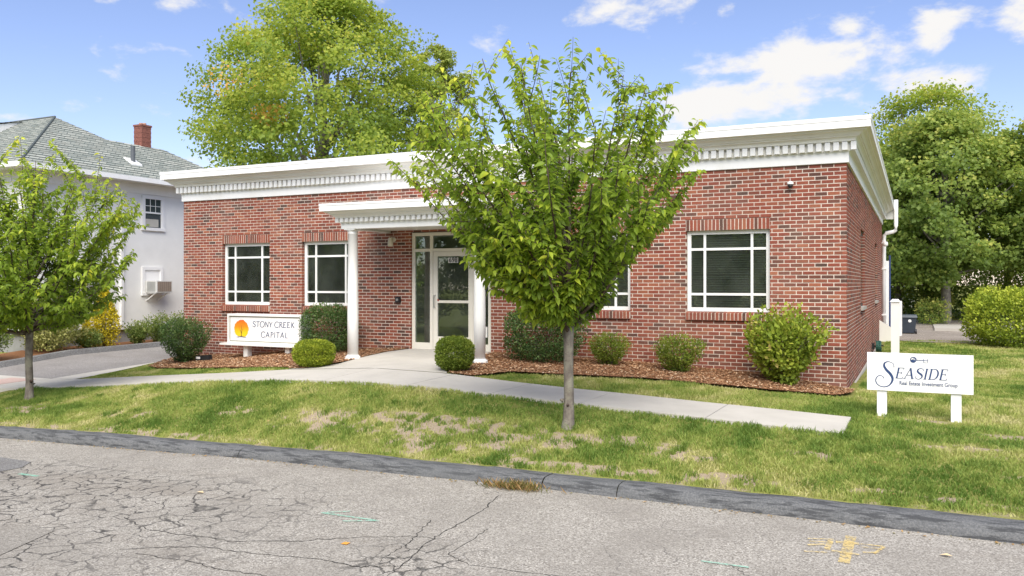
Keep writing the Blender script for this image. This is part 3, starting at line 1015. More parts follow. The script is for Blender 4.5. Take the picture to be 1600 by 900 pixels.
# foundation
fd = MB(); fd.box(XL + .01, .012, .006, YB, -1.0, ZB0 + .001)
fd.build('foundation', M_CONC2, bld)
fd = MB(); fd.box(.0121, .05, .35, YB, -1.0, -.44)
fd.build('foundation_ledge', M_CONC2, bld)

# soldier heads and rowlock sills
sm_ = MB().box(-.027, .027, 0, .1, -.097, .097).mesh('head_brick', M_BRICK)
rl = MB(); rl.hexa([(-.0265, -.045, -.078), (.0265, -.045, -.078), (.0265, .12, -.078), (-.0265, .12, -.078)], [(-.0265, -.045, .058), (.0265, -.045, .058), (.0265, .12, .078), (-.0265, .12, .078)])
rl_ = rl.mesh('sill_brick', M_BRICK)


def glaze(name, x0, x1, z0, z1, y, parent):
    m = MB(); m.box(x0, x1, y, y + .006, z0, z1)
    return m.build(name, M_GLASS, parent)


def window(x0, x1, blinds, seed):
    r = random.Random(seed)
    n = 22; st = (x1 - x0) / n
    hb = MB(); hb.box(x0, x1, .005, .2, Z_H + .002, Z_HT - .002); hd = hb.build('window_head', M_MORTAR, bld)
    sb = MB(); sb.hexa([(x0 - .0, -.036, Z_SB + .006), (x1, -.036, Z_SB + .006), (x1, .16, Z_SB + .006), (x0, .16, Z_SB + .006)],
                       [(x0, -.036, Z_S - .028), (x1, -.036, Z_S - .028), (x1, .16, Z_S - .010), (x0, .16, Z_S - .010)])
    sl = sb.build('window_sill', M_MORTAR, bld)
    for k in range(n):
        xm = x0 + (k + .5) * st
        o = bpy.data.objects.new('head_brick', sm_); o.location = (xm, r.gauss(0, .0015), (Z_H + Z_HT) / 2); o.rotation_euler = (0, r.gauss(0, .008), 0); link(o, hd)
        o = bpy.data.objects.new('sill_brick', rl_); o.location = (xm, r.gauss(0, .002), (Z_SB + Z_S) / 2 - .002); o.rotation_euler = (0, r.gauss(0, .008), 0); link(o, sl)
    # frame: outer members 0.06, bars 0.045
    y0, y1 = .085, .15
    a, b, c, d = x0 + .006, x1 - .006, Z_S - .004, Z_H - .006
    f = MB()
    o_ = .068
    f.box(a, a + o_, y0, y1, c, d); f.box(b - o_, b, y0, y1, c, d)
    f.box(a + o_, b - o_, y0, y1, c, c + o_ * 1.05); f.box(a + o_, b - o_, y0, y1, d - o_ * .9, d)
    W, H = b - a, d - c
    vx = [a + .215 * W, b - .215 * W]; hz_ = [c + .215 * H, d - .225 * H]
    t = .022
    for v in vx: f.box(v - t, v + t, y0 + .012, y1 - .01, c + o_ * 1.05, d - o_ * .9)
    xs_ = [a + o_] + [q for v in vx for q in (v - t, v + t)] + [b - o_]
    for q in hz_:
        for i in range(0, 6, 2): f.box(xs_[i], xs_[i + 1], y0 + .012, y1 - .01, q - t, q + t)
    w = f.build('window', M_FRAMEW, bld)
    zs_ = [c + o_ * 1.05] + [q for v in hz_ for q in (v - t, v + t)] + [d - o_ * .9]
    for i in range(0, 6, 2):
        for j in range(0, 6, 2):
            glaze('pane', xs_[i] - .004, xs_[i + 1] + .004, zs_[j] - .004, zs_[j + 1] + .004, y0 + .03 + .0002 * (i + j), w)
    if blinds:
        m = MB(); m.hexa([(a + .03, -.011, -.008), (b - .03, -.011, -.008), (b - .03, .011, .006), (a + .03, .011, .006)], [(a + .03, -.011, -.0065), (b - .03, -.011, -.0065), (b - .03, .011, .0075), (a + .03, .011, .0075)])
        me = m.mesh('blind_slat', M_BLIND)
        k = 0; z = d - .07
        while z > c + .05:
            o = bpy.data.objects.new('blind_slat', me); o.location = (0, .21, z); o.rotation_euler = (0, r.gauss(0, .0015), 0); link(o, w)
            z -= .044
    return w


for k, (a, b) in enumerate(WIN): window(a, b, k >= 2, 40 + k)

# side windows: dark block near the wall face paints the jamb's shadow
for (a, b, c, d) in OPEN_S:
    m = MB(); m.box(-.16, -.045, a + .004, b - .004, Z_S, d - .004)
    w = m.build('window', M_DARK, bld)
    m = MB(); m.box(-.13, .045, a, b, c + .09, Z_S - .002); m.build('window_sill', M_CONC2, bld)
    m = MB(); m.box(-.044, -.040, a + .07, b - .07, Z_S + .07, d - .1); m.build('pane', M_GLASS, w)

# cornice: swept profile (outward, height) on the front and both sides
def sweep(name, prof, x0, x1, yf, yb, mat, parent, closed_ends=True):
    m = MB()
    path = lambda d: [(x0 - d, yb), (x0 - d, yf - d), (x1 + d, yf - d), (x1 + d, yb)]
    n = len(prof)
    V = []
    for d, z in prof:
        V += [(x, y, z) for x, y in path(d)]
    Fc = []
    for k in range(n - 1):
        for j in range(3):
            q = k * 4 + j
            Fc.append((q, q + 1, q + 5, q + 4))
    m.v = V; m.f = Fc
    return m.build(name, mat, parent)


ZC = 51 * CO
M_CORN = m_white('cornice_paint', (.78, .765, .71))
sweep('frieze', [(-.05, ZC + .0015), (.035, ZC + .0015), (.035, ZC + .17), (.045, ZC + .175), (.045, ZC + .19), (-.02, ZC + .19)], XL, 0, 0, YB, M_WHITE, bld)
sweep('dentil_band', [(.03, ZC + .1905), (.062, ZC + .1905), (.062, ZC + .342), (.03, ZC + .342)], XL, 0, 0, YB, M_TRIM2, bld)
z0 = ZC + .3425
sweep('bed_mould', [(.03, z0), (.14, z0), (.145, z0 + .012), (.15, z0 + .03), (.165, z0 + .05), (.19, z0 + .066), (.21, z0 + .072), (.212, z0 + .09), (.235, z0 + .093), (.245, z0 + .11), (.265, z0 + .13), (.30, z0 + .147), (.318, z0 + .149), (.32, z0 + .165), (.33, z0 + .17), (.36, z0 + .178), (.383, z0 + .179)], XL, 0, 0, YB, M_CORN, bld)
z1 = z0 + .1795
sweep('fascia', [(.33, z1), (.388, z1), (.388, z1 + .118), (.396, z1 + .12), (.396, z1 + .158), (.400, z1 + .160), (.400, z1 + .186), (.30, z1 + .20), (-.6, z1 + .215)], XL, 0, 0, YB, M_WHITE, bld)
ZR = z1 + .15
m = MB(); m.box(XL + .25, -.25, .25, YB - .05, ZR - .3, ZR - .1); m.build('roof', M_ROOF, bld)
m = MB()
for d in (XL + .3,): pass
m.box(XL - .39, .39, YB, YB + .02, ZC + .19, z1 + .2); m.build('cornice_end', M_WHITE, bld)
# dentils along the front only
dm = MB().box(-.043, .043, -.13, -.0622, -.068, .068).mesh('dentil', M_WHITE)
nd = 114; sp = (-XL + .2) / nd
for k in range(nd + 1):
    o = bpy.data.objects.new('dentil', dm); o.location = (XL - .085 + k * sp, 0, ZC + .268); link(o, bld)
sd = MB().box(.0622, .13, .0, YB, ZC + .200, ZC + .336); sd.build('plain_moulding', M_TRIM2, bld)

# interior
m = MB()
m.box(XL + .23, -.23, .23, 7.0, -.06, .0); m.build('interior_floor', M_INTF, bld)
m = MB(); m.box(XL + .23, -.23, .23, 7.0, 2.75, 2.82); m.build('interior_ceiling', M_INT, bld)
m = MB(); m.box(XL + .23, -.23, 5.2, 5.3, .0, 2.75); m.box(-9.6, -9.5, .23, 5.2, 0, 2.75); m.box(-5.9, -5.8, .23, 5.2, 0, 2.75); m.build('interior_partition', M_INT, bld)
# window frame and desk things seen inside the left room
m = MB(); m.box(-13.35, -13.28, 1.6, 1.66, 0, 1.85); m.box(-13.35, -12.3, 1.6, 1.66, 1.8, 1.87); m.box(-12.75, -12.70, 1.6, 1.66, 0, 1.85); m.box(-13.35, -12.3, 1.6, 1.66, 1.2, 1.25)
m.build('glazed_partition', M_FRAMEW, bld)
m = MB(); m.box(-13.9, -12.4, .5, 1.2, .72, .76); m.box(-13.3, -13.0, .6, .9, .76, .98); m.build('desk', plain('desk_wood', (.3, .2, .1), .5), bld)
cardm = MB(); cardm.box(-10.55, -10.45, .155, .16, .99, 1.19); cardm.build('window_card', plain('card_blue', (.45, .62, .68), .5), bld)

# entrance: aluminium storefront
a, b, c, d = DOOR
x_l, x_r = a + .005, b - .005
zt = d - .01; zb = .012
y0, y1 = .03, .11
V1, V2 = -8.20, -7.16         # mullions beside the leaf
ZT = 2.09                     # transom
f = MB()
f.box(x_l, x_l + .075, y0, y1, zb, zt); f.box(x_r - .075, x_r, y0, y1, zb, zt)
f.box(x_l + .075, x_r - .075, y0, y1, zt - .07, zt)
for v in (V1, V2): f.box(v - .035, v + .035, y0, y1, zb, zt - .07)
f.box(x_l + .075, V1 - .035, y0, y1, ZT, ZT + .06); f.box(V1 + .035, V2 - .035, y0, y1, ZT, ZT + .06); f.box(V2 + .035, x_r - .075, y0, y1, ZT, ZT + .06)
f.box(x_l + .075, V1 - .035, y0, y1, zb, zb + .14); f.box(V2 + .035, x_r - .075, y0, y1, zb, zb + .14)
ent = f.build('entrance_frame', M_FRAMED, bld)
for (p, q, r0, r1) in [(x_l + .07, V1 - .03, zb + .135, ZT + .005), (V2 + .03, x_r - .07, zb + .135, ZT + .005), (x_l + .07, V1 - .03, ZT + .055, zt - .065), (V1 + .03, V2 - .03, ZT + .055, zt - .065), (V2 + .03, x_r - .07, ZT + .055, zt - .065)]:
    glaze('pane', p, q, r0, r1, .06, ent)
lf = MB()
p, q = V1 + .042, V2 - .042; r0, r1 = zb + .008, ZT - .006
lf.box(p, p + .105, .036, .085, r0, r1); lf.box(q - .105, q, .036, .085, r0, r1)
lf.box(p + .105, q - .105, .036, .085, r0, r0 + .27); lf.box(p + .105, q - .105, .036, .085, r1 - .10, r1)
lf.box(p + .105, q - .105, .036, .085, 1.0, 1.055)
leaf = lf.build('door', M_FRAMED, bld)
glaze('door_glass', p + .1, q - .1, r0 + .265, 1.005, .06, leaf); glaze('door_glass', p + .1, q - .1, 1.05, r1 - .095, .0603, leaf)
hd = MB(); hd.tube([(p + .05, .036, 1.16), (p + .05, -.02, 1.16), (p + .05, -.02, .90), (p + .05, .036, .90)], .011, 8)
hd.build('door_handle', plain('steel', (.6, .6, .6), .3, metal=1.), leaf)
hd = MB(); hd.lathe([(.0, 0), (.02, 0), (.02, .012), (0, .012)], (0, 0, 0), 12)
o = hd.build('lock_cylinder', plain('lock_red', (.30, .05, .03), .4), leaf); o.location = (p + .125, .034, 1.06); o.rotation_euler = (math.pi / 2, 0, 0)
mat_card = m_white('number_card', (.75, .74, .70))
m = MB(); m.box(-7.80, -7.56, .052, .0535, 1.845, 1.955); m.build('number_card', mat_card, leaf)


def text_obj(body, size, loc, mat, parent, name='lettering', extrude=.001, align='CENTER', sx=1., bold=0.):
    cu = bpy.data.curves.new(name, 'FONT'); cu.body = body; cu.size = size; cu.extrude = extrude; cu.offset = bold; cu.align_x = align; cu.align_y = 'CENTER'
    tmp = bpy.data.objects.new(name, cu); COL.objects.link(tmp)
    dg = bpy.context.evaluated_depsgraph_get(); dg.update()
    me = bpy.data.meshes.new_from_object(tmp.evaluated_get(dg))
    bpy.data.objects.remove(tmp); bpy.data.curves.remove(cu)
    me.materials.clear(); me.materials.append(mat)
    o = bpy.data.objects.new(name, me); o.location = loc; o.rotation_euler = (math.pi / 2, 0, 0); o.scale = (sx, 1, 1)
    return link(o, parent)


text_obj('698', .14, (-7.68, .0508, 1.90), M_DARK, leaf, 'house_number', bold=.003)
m = MB(); m.box(-6.94, -6.87, .052, .055, .30, .52); m.build('window_notice', mat_card, ent)
m = MB(); m.box(-8.72, -6.70, -.03, .24, -.05, .010); m.build('threshold', M_CONC, bld)

# portico
XC = -7.725
PX0, PX1, PYF = XC - 1.645, XC + 1.645, -1.53
por = bld
ze = 2.507
sweep('portico_frieze', [(-.2, ze), (0, ze), (0, ze + .105), (.012, ze + .11), (.012, ze + .125), (-.05, ze + .125)], PX0, PX1, PYF, .0, M_WHITE, por)
sweep('portico_dentil_band', [(-.02, ze + .1255), (.025, ze + .1255), (.025, ze + .215), (-.02, ze + .215)], PX0, PX1, PYF, .0, M_TRIM2, por)
zq = ze + .2155
sweep('portico_mould', [(-.02, zq), (.085, zq), (.09, zq + .012), (.10, zq + .03), (.125, zq + .048), (.15, zq + .055), (.152, zq + .068), (.175, zq + .085), (.21, zq + .102), (.245, zq + .112), (.25, zq + .125), (.285, zq + .129), (.30, zq + .130)], PX0, PX1, PYF, .0, M_CORN, por)
zf = zq + .1305
sweep('portico_fascia', [(.25, zf), (.305, zf), (.305, zf + .105), (.313, zf + .107), (.313, zf + .150), (.2, zf + .158), (-1., zf + .19)], PX0, PX1, PYF, .0, M_WHITE, por)
m = MB(); m.box(PX0 + .16, PX1 - .16, PYF + .16, -.001, ze + .045, ze + .075); m.build('portico_ceiling', M_TRIM2, por)
m = MB(); m.box(PX0 + .02, PX1 - .02, PYF + .02, -.001, zf + .10, zf + .13); m.build('portico_roof', M_ROOF, por)
m = MB(); m.box(PX0 + .14, PX0 + .162, PYF + .14, -.001, ze + .001, ze + .3); m.box(PX1 - .162, PX1 - .14, PYF + .14, -.001, ze + .001, ze + .3); m.box(PX0 + .162, PX1 - .162, PYF + .14, PYF + .162, ze + .001, ze + .3); m.build('portico_beam', M_WHITE, por)
dm2 = MB().box(-.035, .035, -.085, -.0252, -.04, .04).mesh('portico_dentil', M_WHITE)
nd = 28; sp = (PX1 - PX0 + .1) / nd
for k in range(nd + 1):
    o = bpy.data.objects.new('portico_dentil', dm2); o.location = (PX0 - .05 + k * sp, PYF, ze + .171); link(o, por)
dm3 = MB().box(.0252, .085, -.035, .035, -.04, .04).mesh('portico_dentil', M_WHITE)
for k in range(12):
    o = bpy.data.objects.new('portico_dentil', dm3); o.location = (PX1, PYF + .06 + k * .121, ze + .171); link(o, por)
for sx_ in (-1, 1):
    cxx = XC + sx_ * 1.45
    g0 = hz(cxx, -1.4) - .01
    H = ze - g0
    m = MB(); m.lathe([(.108, .10), (.111, H * .33), (.104, H * .62), (.093, H - .10), (.097, H - .098), (.097, H - .085), (.094, H - .083), (.094, H - .06), (.108, H - .045), (.113, H - .03), (.113, H - .0)], (cxx, -1.4, g0), 28)
    colm = m.build('column', M_WHITE, por, True)
    m = MB(); m.lathe([(.165, 0), (.165, .05), (.15, .053), (.152, .07), (.142, .092), (.12, .10), (.115, .115)], (cxx, -1.4, g0), 28); m.build('column_base', M_WHITE, colm, True)
    m = MB(); m.box(cxx - .125, cxx + .125, -1.525, -1.275, ze - .022, ze + .002 - .004); m.build('column_cap', M_WHITE, colm)

# small fittings on the walls
fx = wroot('wall_lamp', (-9.15, 0, 2.3), 'cream jar wall lamp on brick under the portico', 'lamp')
m = MB(); m.lathe([(.05, 0), (.05, .02), (.03, .03), (.0, .03)], (0, 0, 0), 14); o = m.build('lamp_mount', M_FRAMED, fx); o.location = (-9.12, -.001, 2.36); o.rotation_euler = (math.pi / 2, 0, 0)
m = MB(); m.lathe([(.03, .12), (.05, .11), (.06, .02), (.062, -.05), (.05, -.07), (.0, -.07)], (-9.15, -.10, 2.28), 16); m.build('lamp_shade', plain('lamp_glass', (.66, .62, .50), .3), fx, True)
m = MB(); m.tube([(-9.12, -.03, 2.37), (-9.13, -.09, 2.40), (-9.15, -.10, 2.38)], .015, 8); m.build('lamp_arm', M_FRAMED, fx)
kb = wroot('door_buzzer', (-9.0, 0, 1.05), 'black push plate box on brick left of the glass door', 'buzzer')
m = MB(); m.box(-9.055, -8.945, -.07, -.001, 1.0, 1.125); m.build('buzzer_box', M_DARK, kb)
m = MB(); m.lathe([(.03, 0), (.028, .012), (0, .014)], (0, 0, 0), 12); o = m.build('buzzer_button', plain('grey_plastic', (.25, .25, .25), .4), kb); o.location = (-9.0, -.071, 1.06); o.rotation_euler = (math.pi / 2, 0, 0)
kc = wroot('security_camera', (-.9, 0, 3.1), 'small white security camera high on the front brick wall', 'camera')
m = MB(); m.lathe([(.05, .03), (.055, .0), (.05, -.01)], (-.9, -.08, 3.13), 16); m.tube([(-.9, .0, 3.15), (-.9, -.08, 3.15)], .03, 10); m.build('camera_mount', M_WHITE, kc, True)
m = MB(); m.lathe([(.048, 0), (.044, -.03), (.025, -.055), (.0, -.06)], (-.9, -.08, 3.118), 16); m.build('camera_dome', M_DARK, kc, True)
# downspout at the rear corner
dsp = wroot('downspout', (.06, YB - .1, -.4), 'white downspout with offset elbow at the rear corner of the brick wall', 'pipe')
m = MB(); yd = YB - .06
m.tube([(.45, yd, 4.30), (.45, yd, 3.40), (.43, yd, 3.25), (.36, yd, 3.20), (.14, yd, 3.16), (.08, yd, 3.08), (.07, yd, 2.9), (.07, yd, -.42)], .065, 10)
m.build('pipe', M_WHITE, dsp, True)
m = MB(); m.box(-.0, .15, yd - .08, yd + .08, 1.9, 1.94); m.box(.0, .15, yd - .08, yd + .08, .3, .34); m.build('bracket', M_WHITE, dsp)
k2 = wroot('corner_camera', (.12, YB - .3, 2.3), 'small white security camera beside the downspout on the side wall', 'lamp')
m = MB(); m.lathe([(.03, .1), (.07, .09), (.09, .0), (.06, -.06), (0, -.07)], (.12, YB - .4, 2.75), 14); m.tube([(0, YB - .4, 2.8), (.12, YB - .4, 2.8)], .03, 8); m.build('camera_head', M_WHITE, k2, True)  # stands for the small security camera at the downspout
# hose reel near the side wall
hr = wroot('garden_hose', (.2, 6.2, hz(.2, 6.2)), 'green garden hose coiled on a hanger against the side brick wall', 'hose')
pts = []
for k in range(140):
    t = k / 140 * 2 * math.pi * 7
    r = .17 + .012 * math.sin(k * 1.7)
    pts.append((.10 + .0009 * k + .008 * math.sin(k), 9.2 + r * math.cos(t), -.27 + r * math.sin(t) * .8))
m = MB(); m.tube(pts, .014, 6); m.build('hose_coil', plain('hose_green', (.03, .10, .075), .5), hr)
m = MB(); m.box(.0, .06, 9.1, 9.3, -.35, -.19); m.tube([(.06, 9.2, -.27), (.28, 9.2, -.25)], .02, 8); m.build('hanger', M_DARK, hr)

# ================================================================== SIGNS
M_SIGNW = m_white('sign_white', (.80, .795, .785))
M_NAVY = plain('navy_ink', (.025, .055, .15), .5, .1)
M_INK2 = plain('blue_grey_ink', (.07, .095, .18), .5, .1)
M_GOLD = plain('sign_border_olive', (.22, .21, .12), .5, .1)


def smooth_path(pts, n=6):
    """Catmull-Rom through (x, y, w)"""
    out = []
    P = [pts[0]] + list(pts) + [pts[-1]]
    for k in range(1, len(P) - 2):
        p0, p1, p2, p3 = (np.array(q, float) for q in P[k - 1:k + 3])
        for i in range(n):
            t = i / n
            out.append(.5 * (2 * p1 + (p2 - p0) * t + (2 * p0 - 5 * p1 + 4 * p2 - p3) * t ** 2 + (3 * p1 - p0 - 3 * p2 + p3) * t ** 3))
    out.append(np.array(pts[-1], float))
    return out


def stroke(m, pts, f, curve=False, n=6):
    """flat ribbon; pts (x, y, width); f maps (x, y) to a 3D point"""
    P = smooth_path(pts, n) if curve else [np.array(q, float) for q in pts]
    Lp, Rp = [], []
    for k, p in enumerate(P):
        d = P[min(k + 1, len(P) - 1)][:2] - P[max(k - 1, 0)][:2]
        L = math.hypot(*d) or 1
        nn = np.array([-d[1], d[0]]) / L * p[2] / 2
        Lp.append(p[:2] + nn); Rp.append(p[:2] - nn)
    for k in range(len(P) - 1):
        m.quad(f(*Rp[k]), f(*Rp[k + 1]), f(*Lp[k + 1]), f(*Lp[k]))


S_ = lambda a, b: [(.64, .76, a), (.60, .90, a), (.46, .985, a), (.30, .985, a * 1.3), (.16, .90, b * .8), (.13, .75, b), (.24, .61, b * 1.05), (.44, .49, b * 1.1), (.60, .36, b), (.63, .20, b * .8), (.50, .05, a * 1.4), (.32, .01, a), (.14, .07, a), (.07, .26, a)]


def glyph(ch, a, b, serif=True):
    """strokes of one capital in a unit-high box: (points, is_curve); a thin, b thick; returns width too"""
    st = []
    def ln(*q): st.append((q, False))
    def sf(x, y, w=.13):
        if serif: ln((x - w, y, a), (x + w, y, a))
    if ch == 'S': st.append((S_(a, b), True)); return st, .72
    if ch == 'E':
        ln((.14, 0, b), (.14, 1, b)); ln((.02, 1 - a / 2, a), (.62, 1 - a / 2, a)); ln((.14, .52, a), (.48, .52, a)); ln((.02, a / 2, a), (.66, a / 2, a))
        if serif: ln((.60, 1, a * 1.3), (.62, .80, a * .5)); ln((.64, 0, a * 1.3), (.70, .24, a * .5)); ln((.48, .62, a), (.48, .42, a))
        return st, .74
    if ch == 'A':
        ln((.06, 0, a * 1.2), (.42, 1, a * 1.2)); ln((.40, 1, b), (.76, 0, b)); ln((.18, .34, a), (.64, .34, a)); sf(.06, a / 2, .1); sf(.78, a / 2, .13); return st, .90
    if ch == 'I': ln((.16, 0, b), (.16, 1, b)); sf(.16, a / 2); sf(.16, 1 - a / 2); return st, .36
    if ch == 'D':
        ln((.16, 0, b), (.16, 1, b)); st.append(([(.04, 1 - a / 2, a), (.34, 1 - a / 2, a), (.60, .92, a * 1.6), (.76, .72, b * .9), (.80, .5, b), (.76, .28, b * .9), (.60, .08, a * 1.6), (.34, a / 2, a), (.04, a / 2, a)], True)); return st, .92
    if ch == 'T': ln((.36, 0, b), (.36, 1, b)); ln((.02, .97, a), (.70, 1., a)); sf(.36, a / 2, .08); return st, .74
    if ch in 'OC':
        c = [(.46 + .44 * math.cos(t), .5 + .52 * math.sin(t), a + (b - a) * abs(math.cos(t))) for t in np.linspace(.62 if ch == 'C' else .0, 2 * math.pi - (.62 if ch == 'C' else .0), 15)]
        st.append((c, True)); return st, (.86 if ch == 'C' else .96)
    if ch == 'N': ln((.10, 0, a), (.10, 1, a)); ln((.10, 1, b), (.66, 0, b)); ln((.66, 0, a), (.66, 1.04, a)); sf(.10, a / 2, .07); return st, .78
    if ch == 'Y': ln((.34, 0, b), (.34, .46, b)); ln((.34, .44, b), (.04, 1, b)); ln((.34, .44, a), (.66, 1, a)); return st, .66
    if ch == 'R': ln((.14, 0, b), (.14, 1, b)); st.append(([(.02, .97, a), (.34, .97, a), (.54, .80, b), (.46, .60, a), (.16, .52, a)], True)); ln((.28, .54, b), (.72, -.02, b)); return st, .72
    if ch == 'K': ln((.14, 0, b), (.14, 1, b)); ln((.16, .46, a), (.60, 1, a)); ln((.24, .55, b), (.70, -.02, b)); return st, .70
    if ch == 'P': ln((.14, 0, b), (.14, 1, b)); st.append(([(.02, .97, a), (.34, .97, a), (.56, .76, b), (.44, .54, a), (.16, .47, a)], True)); return st, .64
    if ch == 'L': ln((.14, 0, b), (.14, 1, b)); ln((.10, a / 2, a), (.58, a / 2, a)); return st, .60
    return st, .4


def letters(name, text, x, y, hgt, a, b, mat, parent, f3, slant=0., wid=1., gap=.06, serif=True):
    """each letter its own mesh; returns pen x"""
    for ch in text:
        if ch == ' ':
            x += .42 * hgt * wid; continue
        st, w = glyph(ch, a, b, serif)
        m = MB()
        for i, (pts, cv) in enumerate(st):
            f = lambda u, v, i=i: f3(x + (u + slant * v) * hgt * wid, y + v * hgt, .0004 * i)
            stroke(m, pts, f, cv)
        m.build(name, mat, parent)
        x += (w + gap) * hgt * wid
    return x


# ---- Seaside sign on the lawn
SY = -2.36
g0 = hz(1.0, SY)
sea = wroot('yard_sign', (1.09, SY, g0), 'white two-post yard sign with navy SEASIDE lettering standing on the lawn', 'sign')
BX0, BX1, BZ0, BZ1 = .430, 1.744, -.085, .444
m = MB(); m.box(BX0, BX1, SY - .012, SY + .012, BZ0, BZ1); m.build('board', M_SIGNW, sea)
for xm in (.62, 1.54):
    m = MB(); m.box(xm - .063, xm + .063, SY + .0125, SY + .10, hz(xm, SY) - .2, BZ1 - .06); m.build('post', M_SIGNW, sea)
m = MB(); m.box(.555, .685, SY - .0125, SY + .012, -.03, .0)
WB, HB = BX1 - BX0, BZ1 - BZ0
fs = lambda u, v, k=0.: (BX0 + u * WB, SY - .0135 - k, BZ0 + v * HB)
r_ = WB / HB
fq = lambda x, y, k=0.: (BX0 + x, SY - .0135 - k, BZ0 + y)
# swash S
sw_pts = [(.262, .615, .016), (.258, .70, .012), (.238, .745, .012), (.203, .765, .020), (.172, .725, .034), (.168, .64, .046), (.19, .545, .055), (.225, .45, .058), (.247, .345, .052), (.243, .245, .040), (.218, .15, .026), (.18, .10, .022), (.135, .105, .020), (.10, .16, .020), (.085, .25, .022), (.094, .335, .020), (.118, .39, .016), (.142, .385, .014), (.162, .345, .016), (.165, .315, .02)]
m = MB()
stroke(m, [(u * WB, v * HB, w * .62) for u, v, w in sw_pts], lambda x, y: fq(x, y), True, 5)
m.build('letter', M_NAVY, sea)
letters('letter', 'EASIDE', .272 * WB, .335 * HB, .285 * HB, .055, .15, M_NAVY, sea, lambda x, y, k: fq(x, y, k), .22, .92, .05)
text_obj('Real Estate Investment Group', .0735, (BX0 + .585 * WB, SY - .0140, BZ0 + .215 * HB), M_INK2, sea, 'small_lettering', .0006, sx=.80, bold=.0012)
# key emblem above the name
m = MB()
kc_, ky_ = .445 * WB, .835 * HB
ring = [(kc_ + .034 * math.cos(t), ky_ + .034 * math.sin(t), .012 + .014 * max(0, math.sin(t * .5 + 2.2))) for t in np.linspace(.3, 2 * math.pi + .3, 22)]
stroke(m, ring, lambda x, y: fq(x, y), True, 2)
m.build('emblem_ring', M_NAVY, sea)
m = MB()
m.poly([fq(kc_ + .026 * math.cos(t), ky_ + .026 * math.sin(t) - .004, .0005) for t in np.linspace(math.pi * .92, math.pi * 2.05, 14)])
stroke(m, [(kc_ - .012, ky_ - .002, .008), (kc_ + .004, ky_ + .014, .007), (kc_ + .014, ky_ + .006, .004)], lambda x, y: fq(x, y, .0008), True)
m.build('emblem_wave', M_NAVY, sea)
m = MB()
for q in ([(kc_ + .036, ky_ - .002, .009), (kc_ + .170, ky_ - .006, .009)], [(kc_ + .048, ky_ + .012, .005), (kc_ + .048, ky_ - .014, .005)],
          [(kc_ + .128, ky_ + .020, .007), (kc_ + .128, ky_ - .034, .004)], [(kc_ + .126, ky_ - .034, .007), (kc_ + .178, ky_ - .036, .004)], [(kc_ + .178, ky_ + .018, .007), (kc_ + .178, ky_ - .036, .004)], [(kc_ + .17, ky_ - .006, .007), (kc_ + .192, ky_ - .006, .004)]):
    stroke(m, q, lambda x, y, k=len(m.v) * .00003: fq(x, y, .0003 + k))
m.build('emblem_key', M_NAVY, sea)

# ---- Stony Creek Capital sign by the left window
TY = -.72
sc_ = wroot('company_sign', (-12.15, TY + .15, hz(-12.15, TY)), 'white framed box sign with orange sun emblem in front of the brick wall', 'sign')
CX0, CX1, CZ0, CZ1 = -13.20, -11.05, .045, .716
m = MB(); m.box(CX0, CX1, TY, TY + .30, CZ0, CZ1); m.build('cabinet', M_SIGNW, sc_)
m = MB(); t = .045
for (a, b, c, d) in ((CX0 - .0, CX1, CZ1 - t, CZ1 + .005), (CX0, CX1, CZ0, CZ0 + t * .8), (CX0, CX0 + t * .8, CZ0 + t * .8, CZ1 - t), (CX1 - t * .8, CX1, CZ0 + t * .8, CZ1 - t)): m.box(a, b, TY - .03, TY - .0005, c, d)
m.build('sign_frame', M_WHITE, sc_)
m = MB(); m.box(CX0 - .2, CX1 + .02, TY - .07, TY + .34, CZ0 - .045, CZ0 - .001); m.build('ledge', M_WHITE, sc_)
for xm in (-12.72, -11.5):
    m = MB(); m.box(xm - .075, xm + .045, TY + .06, TY + .2, hz(xm, TY) - .3, CZ0 - .046); m.build('post', M_WHITE, sc_)
m = MB(); t0 = .05
q = [CX0 + t0, CX1 - t0, CZ0 + t0 * .9, CZ1 - t0 * 1.1]; bw = .014
m.box(q[0], q[1], TY - .006, TY - .001, q[3] - bw, q[3]); m.box(q[0], q[1], TY - .006, TY - .001, q[2], q[2] + bw); m.box(q[0], q[0] + bw, TY - .006, TY - .001, q[2] + bw, q[3] - bw); m.box(q[1] - bw, q[1], TY - .006, TY - .001, q[2] + bw, q[3] - bw)
m.build('sign_border', M_GOLD, sc_)
fc = lambda x, y, k=0.: (CX0 + x, TY - .004 - k, CZ0 + y)
letters('letter', 'STONY CREEK', .73, .385, .125, .095, .135, M_INK2, sc_, lambda x, y, k: fc(x, y, k), .06, 1.13, .06, False)
letters('letter', 'CAPITAL', .985, .155, .125, .095, .135, M_INK2, sc_, lambda x, y, k: fc(x, y, k), .06, 1.13, .08, False)


def m_sunprint():
    t = NT('sun_print')
    s = t.n.new('ShaderNodeSeparateXYZ'); t.L(t.pos(), s.inputs[0])
    z = t.rng(s.outputs[2], CZ0 + .14, CZ0 + .53, 0, 1, False)
    z = t.math('ADD', z, t.math('MULTIPLY', t.math('SUBTRACT', t.noise(22, 4, .7, t.map(t.pos(), (1.5, 1, .6))), .5), .35))
    t.col(t.ramp(z, [(0, (.85, .62, .02)), (.35, (.85, .52, .01)), (.62, (.80, .27, .01)), (1, (.72, .13, .01))])).set(.5)
    return t.m


